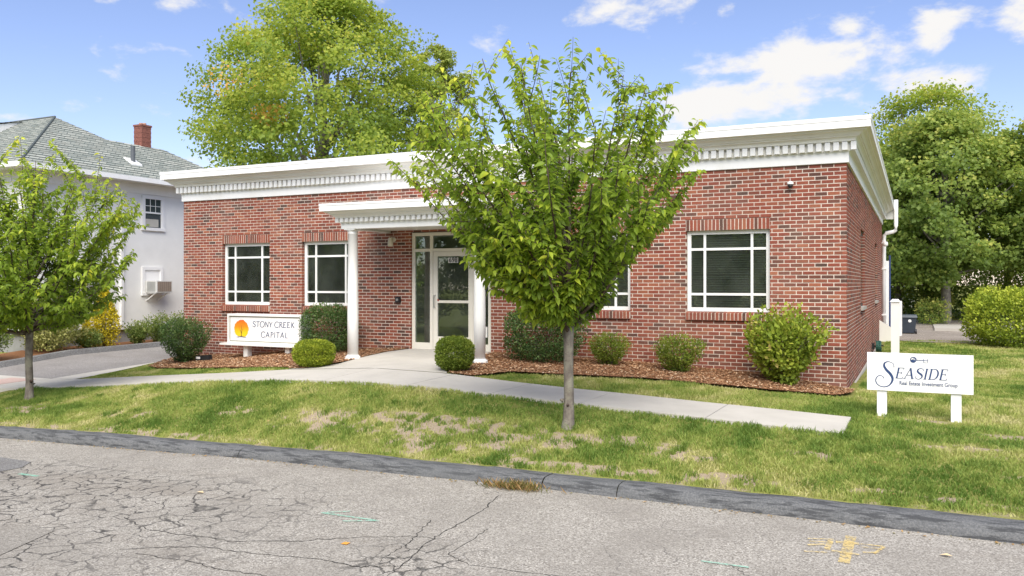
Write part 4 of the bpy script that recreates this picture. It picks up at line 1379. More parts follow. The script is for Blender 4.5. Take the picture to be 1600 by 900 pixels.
rs2 = random.Random(5)
sxc, szc, srx, srz = .405, .335, .215, .205
m = MB()
pts = []
for k in range(44):
    t = math.radians(-62 + 304 * k / 43)
    j = 1 + rs2.uniform(-.05, .03)
    pts.append(fc(sxc + srx * math.cos(t) * j, szc + srz * math.sin(t) * j, .0005))
m.poly(pts); m.build('sun_emblem', m_sunprint(), sc_)
m = MB()
tr = lambda x, y: fc(sxc + x, szc + y, .0016)
stroke(m, [(-.15, -.195, .006), (-.06, -.187, .014), (0, -.18, .022), (.07, -.188, .014), (.15, -.20, .006)], tr, True)
m.build('emblem_ground', M_INK2, sc_)
M_TREEP = plain('emblem_trunk_ink', (.16, .09, .03), .5)
m = MB()
for kk, q in enumerate(([(0, -.19, .03), (.0, -.10, .016), (.008, .0, .010), (.02, .10, .004)], [(-.002, -.12, .012), (-.03, -.03, .007), (-.06, .07, .003)], [(.004, -.10, .010), (.04, -.02, .006), (.075, .06, .003)], [(-.02, -.06, .006), (-.075, -.0, .003)], [(.01, -.02, .005), (-.015, .10, .003)])):
    stroke(m, q, lambda x, y, kk=kk: fc(sxc + x, szc + y, .0022 + .0004 * kk), True)
m.build('emblem_tree', M_TREEP, sc_)

# small black spotlight in the bed beside that sign
sp_ = wroot('ground_spotlight', (-13.9, -.85, hz(-13.9, -.85)), 'black ground spotlight lying in mulch left of the company sign', 'lamp')
m = MB(); z = hz(-13.9, -.85) + .05
m.hexa([(-14.0, -.95, z), (-13.62, -.9, z), (-13.62, -.78, z), (-14.0, -.83, z)], [(-13.98, -.94, z + .10), (-13.64, -.89, z + .13), (-13.64, -.79, z + .13), (-13.98, -.84, z + .10)]); m.build('lamp_body', M_DARK, sp_)
m = MB(); m.box(-13.95, -13.83, -.962, -.955, z + .03, z + .08); m.build('lamp_lens', M_WHITE, sp_)

# ================================================================== NEIGHBOUR HOUSE
M_STUCCO = plain('grey_siding', (.78, .775, .735), .85, .035, 1.5, bump=.15)


def m_shingle():
    t = NT('roof_shingle')
    s = t.n.new('ShaderNodeSeparateXYZ'); t.L(t.pos(), s.inputs[0])
    u = t.math('ADD', s.outputs[0], s.outputs[1])
    cb = t.n.new('ShaderNodeCombineXYZ'); t.L(u, cb.inputs[0]); t.L(s.outputs[2], cb.inputs[1])
    b = t.n.new('ShaderNodeTexBrick'); t.L(cb.outputs[0], b.inputs['Vector'])
    b.inputs['Scale'].default_value = 1; b.inputs['Brick Width'].default_value = .3; b.inputs['Row Height'].default_value = .104; b.inputs['Mortar Size'].default_value = .013; b.inputs['Bias'].default_value = 0
    for nme, c in (('Color1', (.24, .265, .24)), ('Color2', (.37, .385, .345)), ('Mortar', (.115, .135, .13))): b.inputs[nme].default_value = (*c, 1)
    n = t.noise(3, 4, .6, t.pos())
    t.col(t.mix(t.rng(n, .4, .75, 0, .4), b.outputs['Color'], (.30, .29, .25))).set(.95, 0, .1)
    t.bump(t.noise(160, 2, .6, t.pos()), .4, .004)
    return t.m


M_SHING = m_shingle()
M_PANEW = plain('house_pane_shade', (.46, .44, .38), .4)
HX = -21.4
hs = wroot('neighbour_house', (-24.5, 3, -.5), 'light grey two storey house with hipped shingle roof beside the driveway', 'house')
HY0, HY1, HXL = -.1, 8.3, -34.
m = MB(); m.box(HXL, HX, HY0, HY1, .05, 4.55); m.build('wall', M_STUCCO, hs)
m = MB(); m.box(HXL + .05, HX - .06, HY0 + .05, HY1 - .05, -.8, .049); m.build('foundation', plain('foundation_grey', (.28, .28, .27), .9), hs)
m = MB(); m.box(HX + .001, HX + .05, HY0 - .05, HY1, -.03, .07); m.box(HXL, HX, HY0 - .05, HY0 - .001, -.03, .07); m.build('skirt_board', M_WHITE, hs)
m = MB(); m.box(HX + .001, HX + .035, HY0 - .03, HY1, 4.30, 4.62); m.box(HXL, HX + .001, HY0 - .035, HY0 - .001, 4.30, 4.62); m.build('frieze_board', M_WHITE, hs)
for y_ in (HY0 - .03, HY1 - .19):
    m = MB(); m.box(HX + .0012, HX + .03, y_, y_ + .19, .07, 4.30); m.build('corner_board', M_WHITE, hs)
EX, EY, EZ = HX + .55, HY0 - .5, 4.72
m = MB(); m.box(HXL, EX, EY, HY1 + .4, EZ - .10, EZ - .07); m.build('soffit', M_TRIM2, hs)
m = MB(); m.box(EX, EX + .10, EY - .1, HY1 + .45, EZ - .12, EZ + .02); m.box(HXL, EX - .0, EY - .1, EY, EZ - .12, EZ + .02); m.build('gutter', M_WHITE, hs)
rf = MB(); st_ = .16
def roof_face(A, B, C, D, into):
    """A-B the eave, D-C the top edge; lapped courses"""
    A, B, C, D = (Vector(q) for q in (A, B, C, D))
    nrm = (B - A).cross(D - A).normalized()
    if nrm.z < 0: nrm = -nrm
    L = ((D + C) / 2 - (A + B) / 2).length
    n = max(2, int(L / st_))
    for k in range(n):
        t0, t1 = k / n, (k + 1) / n
        a, b = A.lerp(D, t0) + nrm * .03, B.lerp(C, t0) + nrm * .03
        c, d = B.lerp(C, t1) + nrm * .012, A.lerp(D, t1) + nrm * .012
        into.quad(tuple(a), tuple(b), tuple(c), tuple(d))
        e, f_ = A.lerp(D, t0) + nrm * .01, B.lerp(C, t0) + nrm * .01
        into.quad(tuple(e), tuple(f_), tuple(b), tuple(a))
PK = 3.5; PZ = EZ + PK * .61
ap = (EX - PK, EY + PK, PZ)
bk = EY + 2 * PK
roof_face((HXL, EY, EZ), (EX, EY, EZ), ap, (HXL, EY + PK, PZ), rf)
roof_face((EX, EY, EZ), (EX, bk, EZ), ap, ap, rf)
roof_face((EX, bk, EZ), (HXL, bk, EZ), (HXL, EY + PK, PZ), ap, rf)
# rear wing: lower ridge running away from the street
WK = 2.45; WZ = EZ + WK * .61; WB_ = HY1 + .45
roof_face((EX, EY + 1.2, EZ), (EX, WB_, EZ), (EX - WK, WB_ - WK, WZ), (EX - WK, EY + 3.2, WZ), rf)
roof_face((EX, WB_, EZ), (EX - 2 * WK, WB_, EZ), (EX - WK, WB_ - WK, WZ), (EX - WK, WB_ - WK, WZ), rf)
roof_face((EX - 2 * WK, WB_, EZ), (EX - 2 * WK, EY + 3, EZ), (EX - WK, EY + 3, WZ), (EX - WK, WB_ - WK, WZ), rf)
roof = rf.build('roof', M_SHING, hs)
m = MB(); m.tube([(EX, EY, EZ + .03), (ap[0], ap[1], ap[2] + .03)], .035, 6); m.build('hip_cap', plain('hip_dark', (.07, .085, .085), .9), roof)
m = MB(); m.tube([(HXL, ap[1], PZ + .03), (ap[0], ap[1], PZ + .03)], .035, 6); m.build('ridge_cap', plain('ridge_dark', (.12, .135, .13), .9), roof)
# chimney with its own courses
ch = MB(); cxx, cyy = EX - WK - .12, 5.55
for k in range(13):
    z = 5.9 + k * .078; e_ = .006 * (k % 2)
    ch.box(cxx - .2 + e_, cxx + .2 - e_, cyy - .2 + e_, cyy + .2 - e_, z, z + .0772)
ch.box(cxx - .22, cxx + .22, cyy - .22, cyy + .22, 5.9 + 13 * .078, 5.9 + 13 * .078 + .06)
ch.build('chimney', plain('chimney_brick', (.24, .095, .07), .9, .35, 30, bump=.4), roof)
m = MB(); m.tube([(cxx - .08, cyy, 6.97), (cxx - .08, cyy, 7.06)], .07, 10); m.tube([(cxx + .1, cyy, 6.97), (cxx + .1, cyy, 7.04)], .06, 10); m.build('chimney_pot', plain('clay_pot', (.45, .26, .18), .8), roof)
m = MB(); vx_, vy_ = EX - 1.0, 3.85; vz_ = EZ + 1.0 * .61
m.tube([(vx_, vy_, vz_ - .1), (vx_, vy_, vz_ + .55)], .07, 10); m.build('vent_pipe', plain('vent_dark', (.10, .11, .12), .6), roof)
m = MB(); m.hexa([(vx_ - .2, vy_ - .2, vz_ + .12), (vx_ + .2, vy_ - .2, vz_ - .10), (vx_ + .2, vy_ + .2, vz_ - .10), (vx_ - .2, vy_ + .2, vz_ + .12)], [(vx_ - .2, vy_ - .2, vz_ + .18), (vx_ + .2, vy_ - .2, vz_ - .05), (vx_ + .2, vy_ + .2, vz_ - .05), (vx_ - .2, vy_ + .2, vz_ + .18)]); m.build('vent_flashing', M_WHITE, roof)
# front dormer at the left
m = MB(); m.hexa([(-29.8, .66, 5.2), (-25.86, .66, 5.2), (-25.86, 2.75, 5.2), (-29.8, 2.75, 5.2)], [(-29.8, .66, 6.31), (-25.86, .66, 6.31), (-25.86, 2.75, 6.78), (-29.8, 2.75, 6.78)]); dorm = m.build('dormer', M_WHITE, hs)
m = MB(); roof_face((-29.9, .6, 6.3), (-25.8, .6, 6.3), (-25.8, 2.8, 6.82), (-29.9, 2.8, 6.82), m); m.build('dormer_roof', M_SHING, dorm)


def house_window(y0, y1, z0, z1, kind):
    x = HX
    t = .10
    f = MB()
    f.box(x + .001, x + .05, y0, y0 + t, z0, z1); f.box(x + .001, x + .05, y1 - t, y1, z0, z1)
    f.box(x + .001, x + .05, y0 + t, y1 - t, z1 - t, z1); f.box(x + .001, x + .07, y0 - .02, y1 + .02, z0 - .04, z0 + t * .6)
    zm = (z0 + z1) / 2
    w = f.build('window', M_WHITE, hs)
    if kind == 'ac':
        g = MB(); g.box(x + .002, x + .02, y0 + t, y1 - t, z0 + .06, z1 - t); g.build('panel', M_WHITE, w)
        g = MB(); g.box(x + .0215, x + .025, y0 + t + .03, y1 - t - .03, z1 - t - .06, z1 - t - .04); g.build('shade_line', M_TRIM2, w)
        return w
    g = MB(); g.box(x + .012, x + .04, y0 + t, y1 - t, zm - .025, zm + .025); g.box(x + .012, x + .035, y0 + t, y0 + t + .03, z0 + .06, z1 - t); g.box(x + .012, x + .035, y1 - t - .03, y1 - t, z0 + .06, z1 - t)
    g.build('sash', M_WHITE, w)
    M1 = plain('house_glass', (.045, .055, .065), .08, spec=.8)
    g = MB(); g.box(x + .002, x + .010, y0 + t, y1 - t, zm, z1 - t); g.build('pane', M1, w)
    g = MB(); g.box(x + .002, x + .0105, y0 + t, y1 - t, z0 + .06, zm - .0005); g.build('pane', M1 if kind == 'up' else M_PANEW, w)
    if kind == 'up':
        g = MB(); yy = np.linspace(y0 + t + .03, y1 - t - .03, 4)
        for v in yy[1:-1]: g.box(x + .0101, x + .018, v - .008, v + .008, zm + .025, z1 - t)
        g.box(x + .0101, x + .0178, y0 + t + .03, y1 - t - .03, (zm + z1 - t) / 2 - .008, (zm + z1 - t) / 2 + .008)
        g.build('muntin', M_WHITE, w)
        g = MB(); g.box(x + .0106, x + .012, y0 + t + .04, y1 - t - .12, z0 + .09, z0 + .34); g.build('shade', M_PANEW, w)
    return w


house_window(3.80, 4.68, 3.17, 4.26, 'up')
house_window(3.80, 4.62, 1.06, 1.95, 'ac')
house_window(1.45, 2.55, .74, 2.1, 'low')
m = MB(); m.box(HX + .001, HX + .09, 2.98, 3.07, .1, 4.3); m.build('downpipe', M_WHITE, hs)
ac = wroot('window_air_conditioner', (HX + .2, 4.2, 1.1), 'beige window air conditioner jutting from the grey house wall on a bracket', 'air conditioner')
m = MB(); m.box(HX + .03, HX + .55, 3.92, 4.55, 1.12, 1.50); acb = m.build('housing', plain('ac_beige', (.66, .655, .62), .5), ac)
m = MB()
for k in range(9):
    z = 1.16 + k * .036; m.box(HX + .12, HX + .5, 3.912, 3.919, z, z + .02)
m.build('side_louvre', plain('ac_shadow', (.28, .28, .26), .6), acb)
m = MB(); m.box(HX + .551, HX + .556, 3.96, 4.51, 1.15, 1.47); m.build('coil_face', plain('coil_brown', (.17, .13, .10), .6), acb)
m = MB()
for k in range(7):
    y = 4.0 + k * .08; m.box(HX + .557, HX + .563, y, y + .012, 1.15, 1.47)
m.build('grille', plain('grille_tan', (.5, .42, .35), .6), acb)
m = MB(); m.tube([(HX, 4.0, .86), (HX + .42, 4.0, 1.10)], .022, 6); m.tube([(HX, 4.45, .86), (HX + .42, 4.45, 1.10)], .022, 6); m.box(HX, HX + .5, 3.95, 4.5, 1.085, 1.115); m.build('bracket', M_WHITE, ac)

# ================================================================== BEHIND THE BUILDING, RIGHT
st = wroot('stair_cheek', (.3, 15.2, hz(.3, 15.2)), 'white stair side wall at the rear door of the brick building', 'stair')
m = MB(); m.hexa([(.0, 14.3, -.7), (.42, 14.3, -.7), (.42, 14.42, -.7), (.0, 14.42, -.7)], [(.0, 14.3, .22), (.42, 14.3, -.06), (.42, 14.42, -.06), (.0, 14.42, .22)]); m.build('cheek_wall', M_TRIM2, st)
m = MB()
for k in range(3): m.box(.01, .40 - .1 * k, 14.43, 15.6, -.5 + .18 * k, -.32 + .18 * k)
m.build('step', M_CONC2, st)
fe = wroot('white_fence', (.5, 13., hz(.57, 9)), 'white vinyl fence post and panel beyond the side wall', 'fence')
zf_ = hz(.57, 9)
m = MB(); m.box(.47, .67, 8.9, 9.1, zf_ - .1, .93); m.build('post', M_WHITE, fe)
m = MB(); m.hexa([(.44, 8.87, .93), (.70, 8.87, .93), (.70, 9.13, .93), (.44, 9.13, .93)], [(.50, 8.93, 1.0), (.64, 8.93, 1.0), (.64, 9.07, 1.0), (.50, 9.07, 1.0)]); m.build('post_cap', M_WHITE, fe)
for k in range(4):
    m = MB(); m.box(.05 + k * .12, .165 + k * .12, 17.0, 17.05, -.34, .50); m.build('board', M_WHITE, fe)
m = MB(); m.box(.03, .56, 16.99, 17.06, .66, .76)
for k in range(6): m.box(.04 + k * .095, .09 + k * .095, 17.0, 17.05, .5, .66)
m.build('top_rail', M_WHITE, fe)
m = MB(); m.box(.51, .63, 16.95, 17.08, -.6, .80); m.build('post', M_WHITE, fe)
m = MB(); m.box(-.02, .22, YB + .06, YB + .12, -.1, 2.2); rd = m.build('rear_door_trim', M_WHITE, bld)
m = MB(); m.tube([(.24, YB + .3, -.4), (.24, YB + .3, 2.4)], .035, 8)  # thin dark blue cylinder at the rear corner
pl = m.build('blue_upright', plain('upright_blue', (.03, .05, .14), .4)); tag(pl, 'thin dark blue upright standing at the rear corner of the brick building', 'pole')
# rubbish bin
bx_, by_ = .84, 18.3; bz_ = hz(bx_, by_) + .03
bn = wroot('rubbish_bin', (bx_, by_, bz_), 'dark grey wheeled rubbish bin on gravel behind the building', 'bin')
M_BIN = plain('bin_grey', (.035, .045, .06), .5)
m = MB(); m.hexa([(bx_ - .2, by_ - .22, bz_ + .03), (bx_ + .2, by_ - .22, bz_ + .03), (bx_ + .2, by_ + .22, bz_ + .03), (bx_ - .2, by_ + .22, bz_ + .03)], [(bx_ - .25, by_ - .26, bz_ + .58), (bx_ + .25, by_ - .26, bz_ + .58), (bx_ + .25, by_ + .26, bz_ + .58), (bx_ - .25, by_ + .26, bz_ + .58)]); m.build('body', M_BIN, bn)
m = MB(); m.hexa([(bx_ - .28, by_ - .29, bz_ + .58), (bx_ + .28, by_ - .29, bz_ + .58), (bx_ + .28, by_ + .29, bz_ + .58), (bx_ - .28, by_ + .29, bz_ + .58)], [(bx_ - .25, by_ - .25, bz_ + .66), (bx_ + .25, by_ - .25, bz_ + .66), (bx_ + .25, by_ + .25, bz_ + .68), (bx_ - .25, by_ + .25, bz_ + .68)]); m.build('lid', plain('bin_lid', (.07, .085, .10), .5), bn)
for sx_ in (-1, 1):
    m = MB(); m.tube([(bx_ + sx_ * .2, by_ - .2, bz_ + .085), (bx_ + sx_ * .26, by_ - .2, bz_ + .085)], .085, 12); m.build('wheel', M_DARK, bn)
m = MB(); m.lathe([(0, 0), (.055, 0), (.055, .004), (0, .004)], (0, 0, 0), 14); o = m.build('sticker', M_WHITE, bn); o.location = (bx_ + .03, by_ - .258, bz_ + .46); o.rotation_euler = (R_(93), 0, 0)
# concrete pad
m = MB(); z = hz(2.4, 21.5)
m.box(1.7, 4.4, 19.9, 23.5, z - .1, z + .10); tag(m.build('concrete_pad', M_CONC2), 'low concrete pad at the foot of the tree behind the gravel', 'slab')
# garage behind
ga = wroot('far_garage', (.4, 42, -.2), 'white garage with grey gable roof showing past the rear corner', 'garage')
m = MB(); m.box(-9, 1.0, 40, 46, -.5, 1.2); m.build('wall', M_WHITE, ga)
m = MB(); m.hexa([(-9.4, 39.6, 1.2), (1.35, 39.6, 1.2), (1.35, 46.4, 1.2), (-9.4, 46.4, 1.2)], [(-9.4, 43, 2.2), (.3, 43, 2.2), (.3, 43.1, 2.2), (-9.4, 43.1, 2.2)]); m.build('roof', plain('garage_shingle', (.25, .25, .25), .9), ga)

# ================================================================== PLANTS
LEAF_T = np.array([(0, 0, 0), (.28, .40, .10), (.28, -.40, .10), (.30, 0, 0), (.60, .36, .03), (.60, -.36, .03), (.62, 0, -.05), (1., 0, -.24)])
LEAF_F = np.array([(0, 2, 3), (0, 3, 1), (3, 2, 5), (3, 5, 6), (1, 3, 6), (1, 6, 4), (6, 5, 7), (4, 6, 7)])
OVAL_T = np.array([(0, 0, 0), (.5, .5, .06), (1, 0, -.05), (.5, -.5, .06)])
OVAL_F = np.array([(0, 3, 2), (0, 2, 1)])
LOBE_T = np.array([(0, 0, 0), (.35, .55, .08), (.62, .28, 0), (1, 0, -.10), (.62, -.28, 0), (.35, -.55, .08)])
LOBE_F = np.array([(0, 2, 1), (0, 3, 2), (0, 4, 3), (0, 5, 4)])


def norm(a): return a / np.maximum(np.linalg.norm(a, axis=1, keepdims=True), 1e-9)


def frames(D, Nn):
    D = norm(D); Y = norm(np.cross(Nn, D)); Z = np.cross(D, Y)
    return D, Y, Z


def leaf_mesh(name, P, D, Nn, ln, wd, var, mat, T=OVAL_T, Fq=OVAL_F):
    D, Y, Z = frames(D, Nn)
    n, k = len(P), len(T)
    V = P[:, None, :] + ln[:, None, None] * T[None, :, 0, None] * D[:, None, :] + wd[:, None, None] * T[None, :, 1, None] * Y[:, None, :] + ln[:, None, None] * T[None, :, 2, None] * Z[:, None, :]
    Fc = (np.arange(n)[:, None, None] * k + Fq[None]).reshape(-1, 3)
    return np_mesh(name, V.reshape(-1, 3), Fc, mat, {'var': np.repeat(var, k)}, True)


def rand_dirs(g, n):
    return norm(g.normal(size=(n, 3)))


def bez(p0, p1, p2, n):
    t = np.linspace(0, 1, n)[:, None]
    return (1 - t) ** 2 * p0 + 2 * t * (1 - t) * p1 + t ** 2 * p2


BARK_CH = m_bark('cherry_bark', (.12, .10, .085), (.25, .22, .18))
BARK_TW = m_bark('twig_bark', (.06, .04, .035), (.12, .085, .065))
BARK_MP = m_bark('maple_bark', (.10, .09, .08), (.22, .20, .17))
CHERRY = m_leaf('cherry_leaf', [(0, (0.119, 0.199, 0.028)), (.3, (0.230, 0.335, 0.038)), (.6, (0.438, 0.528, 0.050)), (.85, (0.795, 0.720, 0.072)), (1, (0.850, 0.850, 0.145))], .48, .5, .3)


def cherry_tree(name, label, base, seed, Rp, H, sx=1., n_limb=40, singles=0, rot=0., leafk=1., lean=(0., 0.)):
    """vase-shaped young cherry: trunk, limbs, long leafy shoots"""
    g = np.random.default_rng(seed)
    root = empty(name, base, rot); tag(root, label, 'tree', 'young street trees on the verge')
    fork = 1.42
    tr = MB()
    tp = [(0, 0, -.12), (.0, 0, .0), (.004, .003, .10), (.012, 0, .35), (.0, .01, .75), (.006, .0, 1.1), (0, 0, fork)]
    tr.tube(tp, [.105, .098, .076, .066, .064, .065, .078], 14)
    lead_top = np.array([-.25 * sx, .05, H * .8])
    leader = bez(np.array([0, 0, fork - .05]), np.array([.06, 0, H * .5]), lead_top, 10)
    trunk = tr.build('trunk', BARK_CH, root, True)
    # stub scars on the trunk
    sc = MB(); sc.tube([(-.05, -.05, .36), (-.085, -.075, .37)], [.03, .012], 7); sc.tube([(.02, -.06, .30), (.03, -.095, .31)], [.02, .01], 6); sc.build('pruning_stub', BARK_TW, trunk, True)
    br = MB()
    br.tube([tuple(p) for p in leader], np.linspace(.06, .008, 10), 8)
    PP, DD, NN, LL, VV = [], [], [], [], []

    def add_leaves(path, t0, dens, size):
        seg = np.linalg.norm(np.diff(path, axis=0), axis=1); L = seg.sum(); cum = np.concatenate([[0], np.cumsum(seg)])
        k = max(2, int(L * (1 - t0) * dens))
        for i in range(k):
            t = t0 + (1 - t0) * (i + g.uniform(0, .8)) / k
            s = t * L; j = min(np.searchsorted(cum, s, 'right') - 1, len(seg) - 1)
            f = (s - cum[j]) / seg[j]
            p = path[j] * (1 - f) + path[j + 1] * f; d = (path[j + 1] - path[j]) / seg[j]
            side = np.cross(d, [0, 0, 1.]); side = side / (np.linalg.norm(side) + 1e-6)
            a = g.uniform(-.9, .9) + (0 if i % 2 else math.pi)
            up = np.cross(side, d)
            o = side * math.cos(a) + up * math.sin(a)
            dr = o * .9 + d * g.uniform(.25, .7) + np.array([0, 0, -1.]) * g.uniform(.25, .95)
            PP.append(p + o * .012); DD.append(dr); NN.append(np.array([0, 0, 1.]) + g.normal(0, .45, 3))
            LL.append(size * g.uniform(.5, 1.25)); VV.append(p[2])

    az0 = g.uniform(0, 6.28)
    for k in range(n_limb):
        az = az0 + k * 2.39996 + g.uniform(-.25, .25)
        lev = (k + .5) / n_limb
        hh = 1.62 + (H * .93 - 1.62) * (lev ** 1.12) + g.uniform(-.12, .12)
        rr = np.interp(hh, Rp[0], Rp[1]) * g.uniform(.82, 1.02)
        if k % 4 == 3: rr *= g.uniform(.35, .7)
        end = np.array([math.cos(az) * rr * sx + lean[0] * min(1., max(0., (hh - 1.6) / 1.6)), math.sin(az) * rr + lean[1] * min(1., max(0., (hh - 1.6) / 1.6)), hh])
        s0 = max(0.0, min(.75, (hh - 2.3) / H * 1.2 * g.uniform(.5, 1)))
        st = leader[int(s0 * 9)] if hh > 2.4 else np.array([0, 0, fork - g.uniform(0, .18)])
        mid = st * .45 + end * .55 + np.array([math.cos(az) * rr * .10, math.sin(az) * rr * .10, -.16 * rr])
        path = bez(st, mid, end, 9) + g.normal(0, .012, (9, 3)) * np.linspace(0, 1, 9)[:, None]
        r0 = .030 if hh < 2.6 else .020
        br.tube([tuple(p) for p in path], np.linspace(r0, .005, 9), 6)
        add_leaves(path, .35, 38 * leafk, .108)
        ns = int(g.integers(10, 15))
        for q in range(ns):
            t = g.uniform(.22, 1.0)
            j = min(int(t * 8), 7); p0 = path[j] + (path[j + 1] - path[j]) * (t * 8 - j)
            d = (path[j + 1] - path[j]); d /= np.linalg.norm(d)
            out = np.array([math.cos(az), math.sin(az), 0]) * .35
            dirv = d * .7 + out + g.normal(0, .55, 3) + np.array([0, 0, .35 if hh > 2.7 else .05])
            dirv /= np.linalg.norm(dirv)
            L = g.uniform(.30, .72)
            p2 = p0 + dirv * L + np.array([0, 0, .10 * L])
            rlim = np.interp(p2[2], Rp[0], Rp[1]) * 1.07
            rad = math.hypot((p2[0] - lean[0]) / sx, p2[1] - lean[1])
            if rad > rlim: p2[:2] = np.array(lean) + (p2[:2] - np.array(lean)) * rlim / rad
            if p2[2] < 1.38: p2[2] = 1.38 + g.uniform(0, .15)
            sp_ = bez(p0, p0 * .5 + p2 * .5 + g.normal(0, .03, 3), p2, 5)
            br.tube([tuple(p) for p in sp_], np.linspace(.0065, .0025, 5), 4, False)
            add_leaves(sp_, .04, 42 * leafk, .112)
    # long upright shoots at the top
    for k in range(12):
        a = g.uniform(0, 6.28); r = g.uniform(.05, .95) * np.interp(H * .78, Rp[0], Rp[1]) * .85
        p0 = np.array([math.cos(a) * r * sx + lean[0], math.sin(a) * r + lean[1], H * g.uniform(.68, .80)])
        tp_ = p0 + np.array([math.cos(a) * .12 + g.normal(0, .06), math.sin(a) * .12 + g.normal(0, .06), g.uniform(.45, .85)])
        tp_[2] = min(tp_[2], H * g.uniform(.86, .97))
        if k == 0:          # one long whip above the rest
            p0 = np.array([-.25 * sx, .0, H * .77]); tp_ = np.array([-.55 * sx, -.05, H])
        sp_ = bez(p0, p0 * .5 + tp_ * .5 + g.normal(0, .03, 3), tp_, 6)
        br.tube([tuple(p) for p in sp_], np.linspace(.007, .0025, 6), 4, False)
        add_leaves(sp_, .2, 22 * leafk, .115)
    br.build('limbs', BARK_TW, root, True)
    P = np.array(PP); D = np.array(DD); N = np.array(NN); LN = np.array(LL); zz = np.array(VV)
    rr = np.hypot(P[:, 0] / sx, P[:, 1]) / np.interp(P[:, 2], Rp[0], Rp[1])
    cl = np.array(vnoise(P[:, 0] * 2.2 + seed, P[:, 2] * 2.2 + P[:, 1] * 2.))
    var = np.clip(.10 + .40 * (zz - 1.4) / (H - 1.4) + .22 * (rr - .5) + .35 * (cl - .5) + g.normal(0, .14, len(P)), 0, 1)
    WD = LN * g.uniform(.50, .62, len(P))
    # the leaves that show largest are leaves of their own
    cr_, sr_ = math.cos(rot), math.sin(rot)
    wx = P[:, 0] * cr_ - P[:, 1] * sr_ + base[0]; wy = P[:, 0] * sr_ + P[:, 1] * cr_ + base[1]
    dist = np.sqrt((wx - CAM[0]) ** 2 + (wy - CAM[1]) ** 2 + (P[:, 2] + base[2] - CAM[2]) ** 2)
    order = np.argsort(dist / LN)
    one = order[:singles]; rest = order[singles:]
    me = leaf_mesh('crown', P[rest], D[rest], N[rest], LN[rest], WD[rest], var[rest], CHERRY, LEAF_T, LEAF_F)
    crown = link(bpy.data.objects.new('crown', me), root); tag(crown, kind='stuff')
    if singles:
        kinds = []
        for v in (.15, .3, .42, .55, .68, .85):
            V = LEAF_T * np.array([1, .55, 1]); kinds.append((v, np_mesh('leaf', V, LEAF_F, CHERRY, {'var': np.full(len(V), v)}, True)))
        Dn, Yn, Zn = frames(D[one], N[one])
        for i, d, y, z in zip(one, Dn, Yn, Zn):
            o = bpy.data.objects.new('leaf', min(kinds, key=lambda q: abs(q[0] - var[i]))[1])
            M4 = Matrix(((d[0], y[0], z[0], P[i][0]), (d[1], y[1], z[1], P[i][1]), (d[2], y[2], z[2], P[i][2]), (0, 0, 0, 1)))
            o.matrix_basis = M4 @ Matrix.Scale(LN[i], 4)
            link(o, crown)
    return root


RP1 = ([1.3, 1.55, 1.9, 2.3, 2.8, 3.4, 4.0, 4.4, 4.7, 5.2], [.18, .42, .74, 1.12, 1.55, 1.95, 1.95, 1.55, 1.0, .3])
cherry_tree('cherry_tree', 'young leafy tree standing on the verge directly before the brick facade', (-3.06, -4.96, hz(-3.06, -4.96)), 21, RP1, 5.12, 1., 76, 300, leafk=1.1, lean=(-.27, -.13))
RP2 = ([1.3, 1.55, 1.9, 2.3, 2.8, 3.3, 3.8, 4.2, 4.5, 5.0], [.45, 1.0, 1.6, 2.0, 2.05, 1.95, 1.75, 1.4, .9, .3])
cherry_tree('cherry_tree', 'young leafy tree on the verge near the driveway and grey house', (-14.0, -4.96, hz(-14.0, -4.96)), 34, RP2, 4.85, 1., 68, 300, 2.2, 1.15)


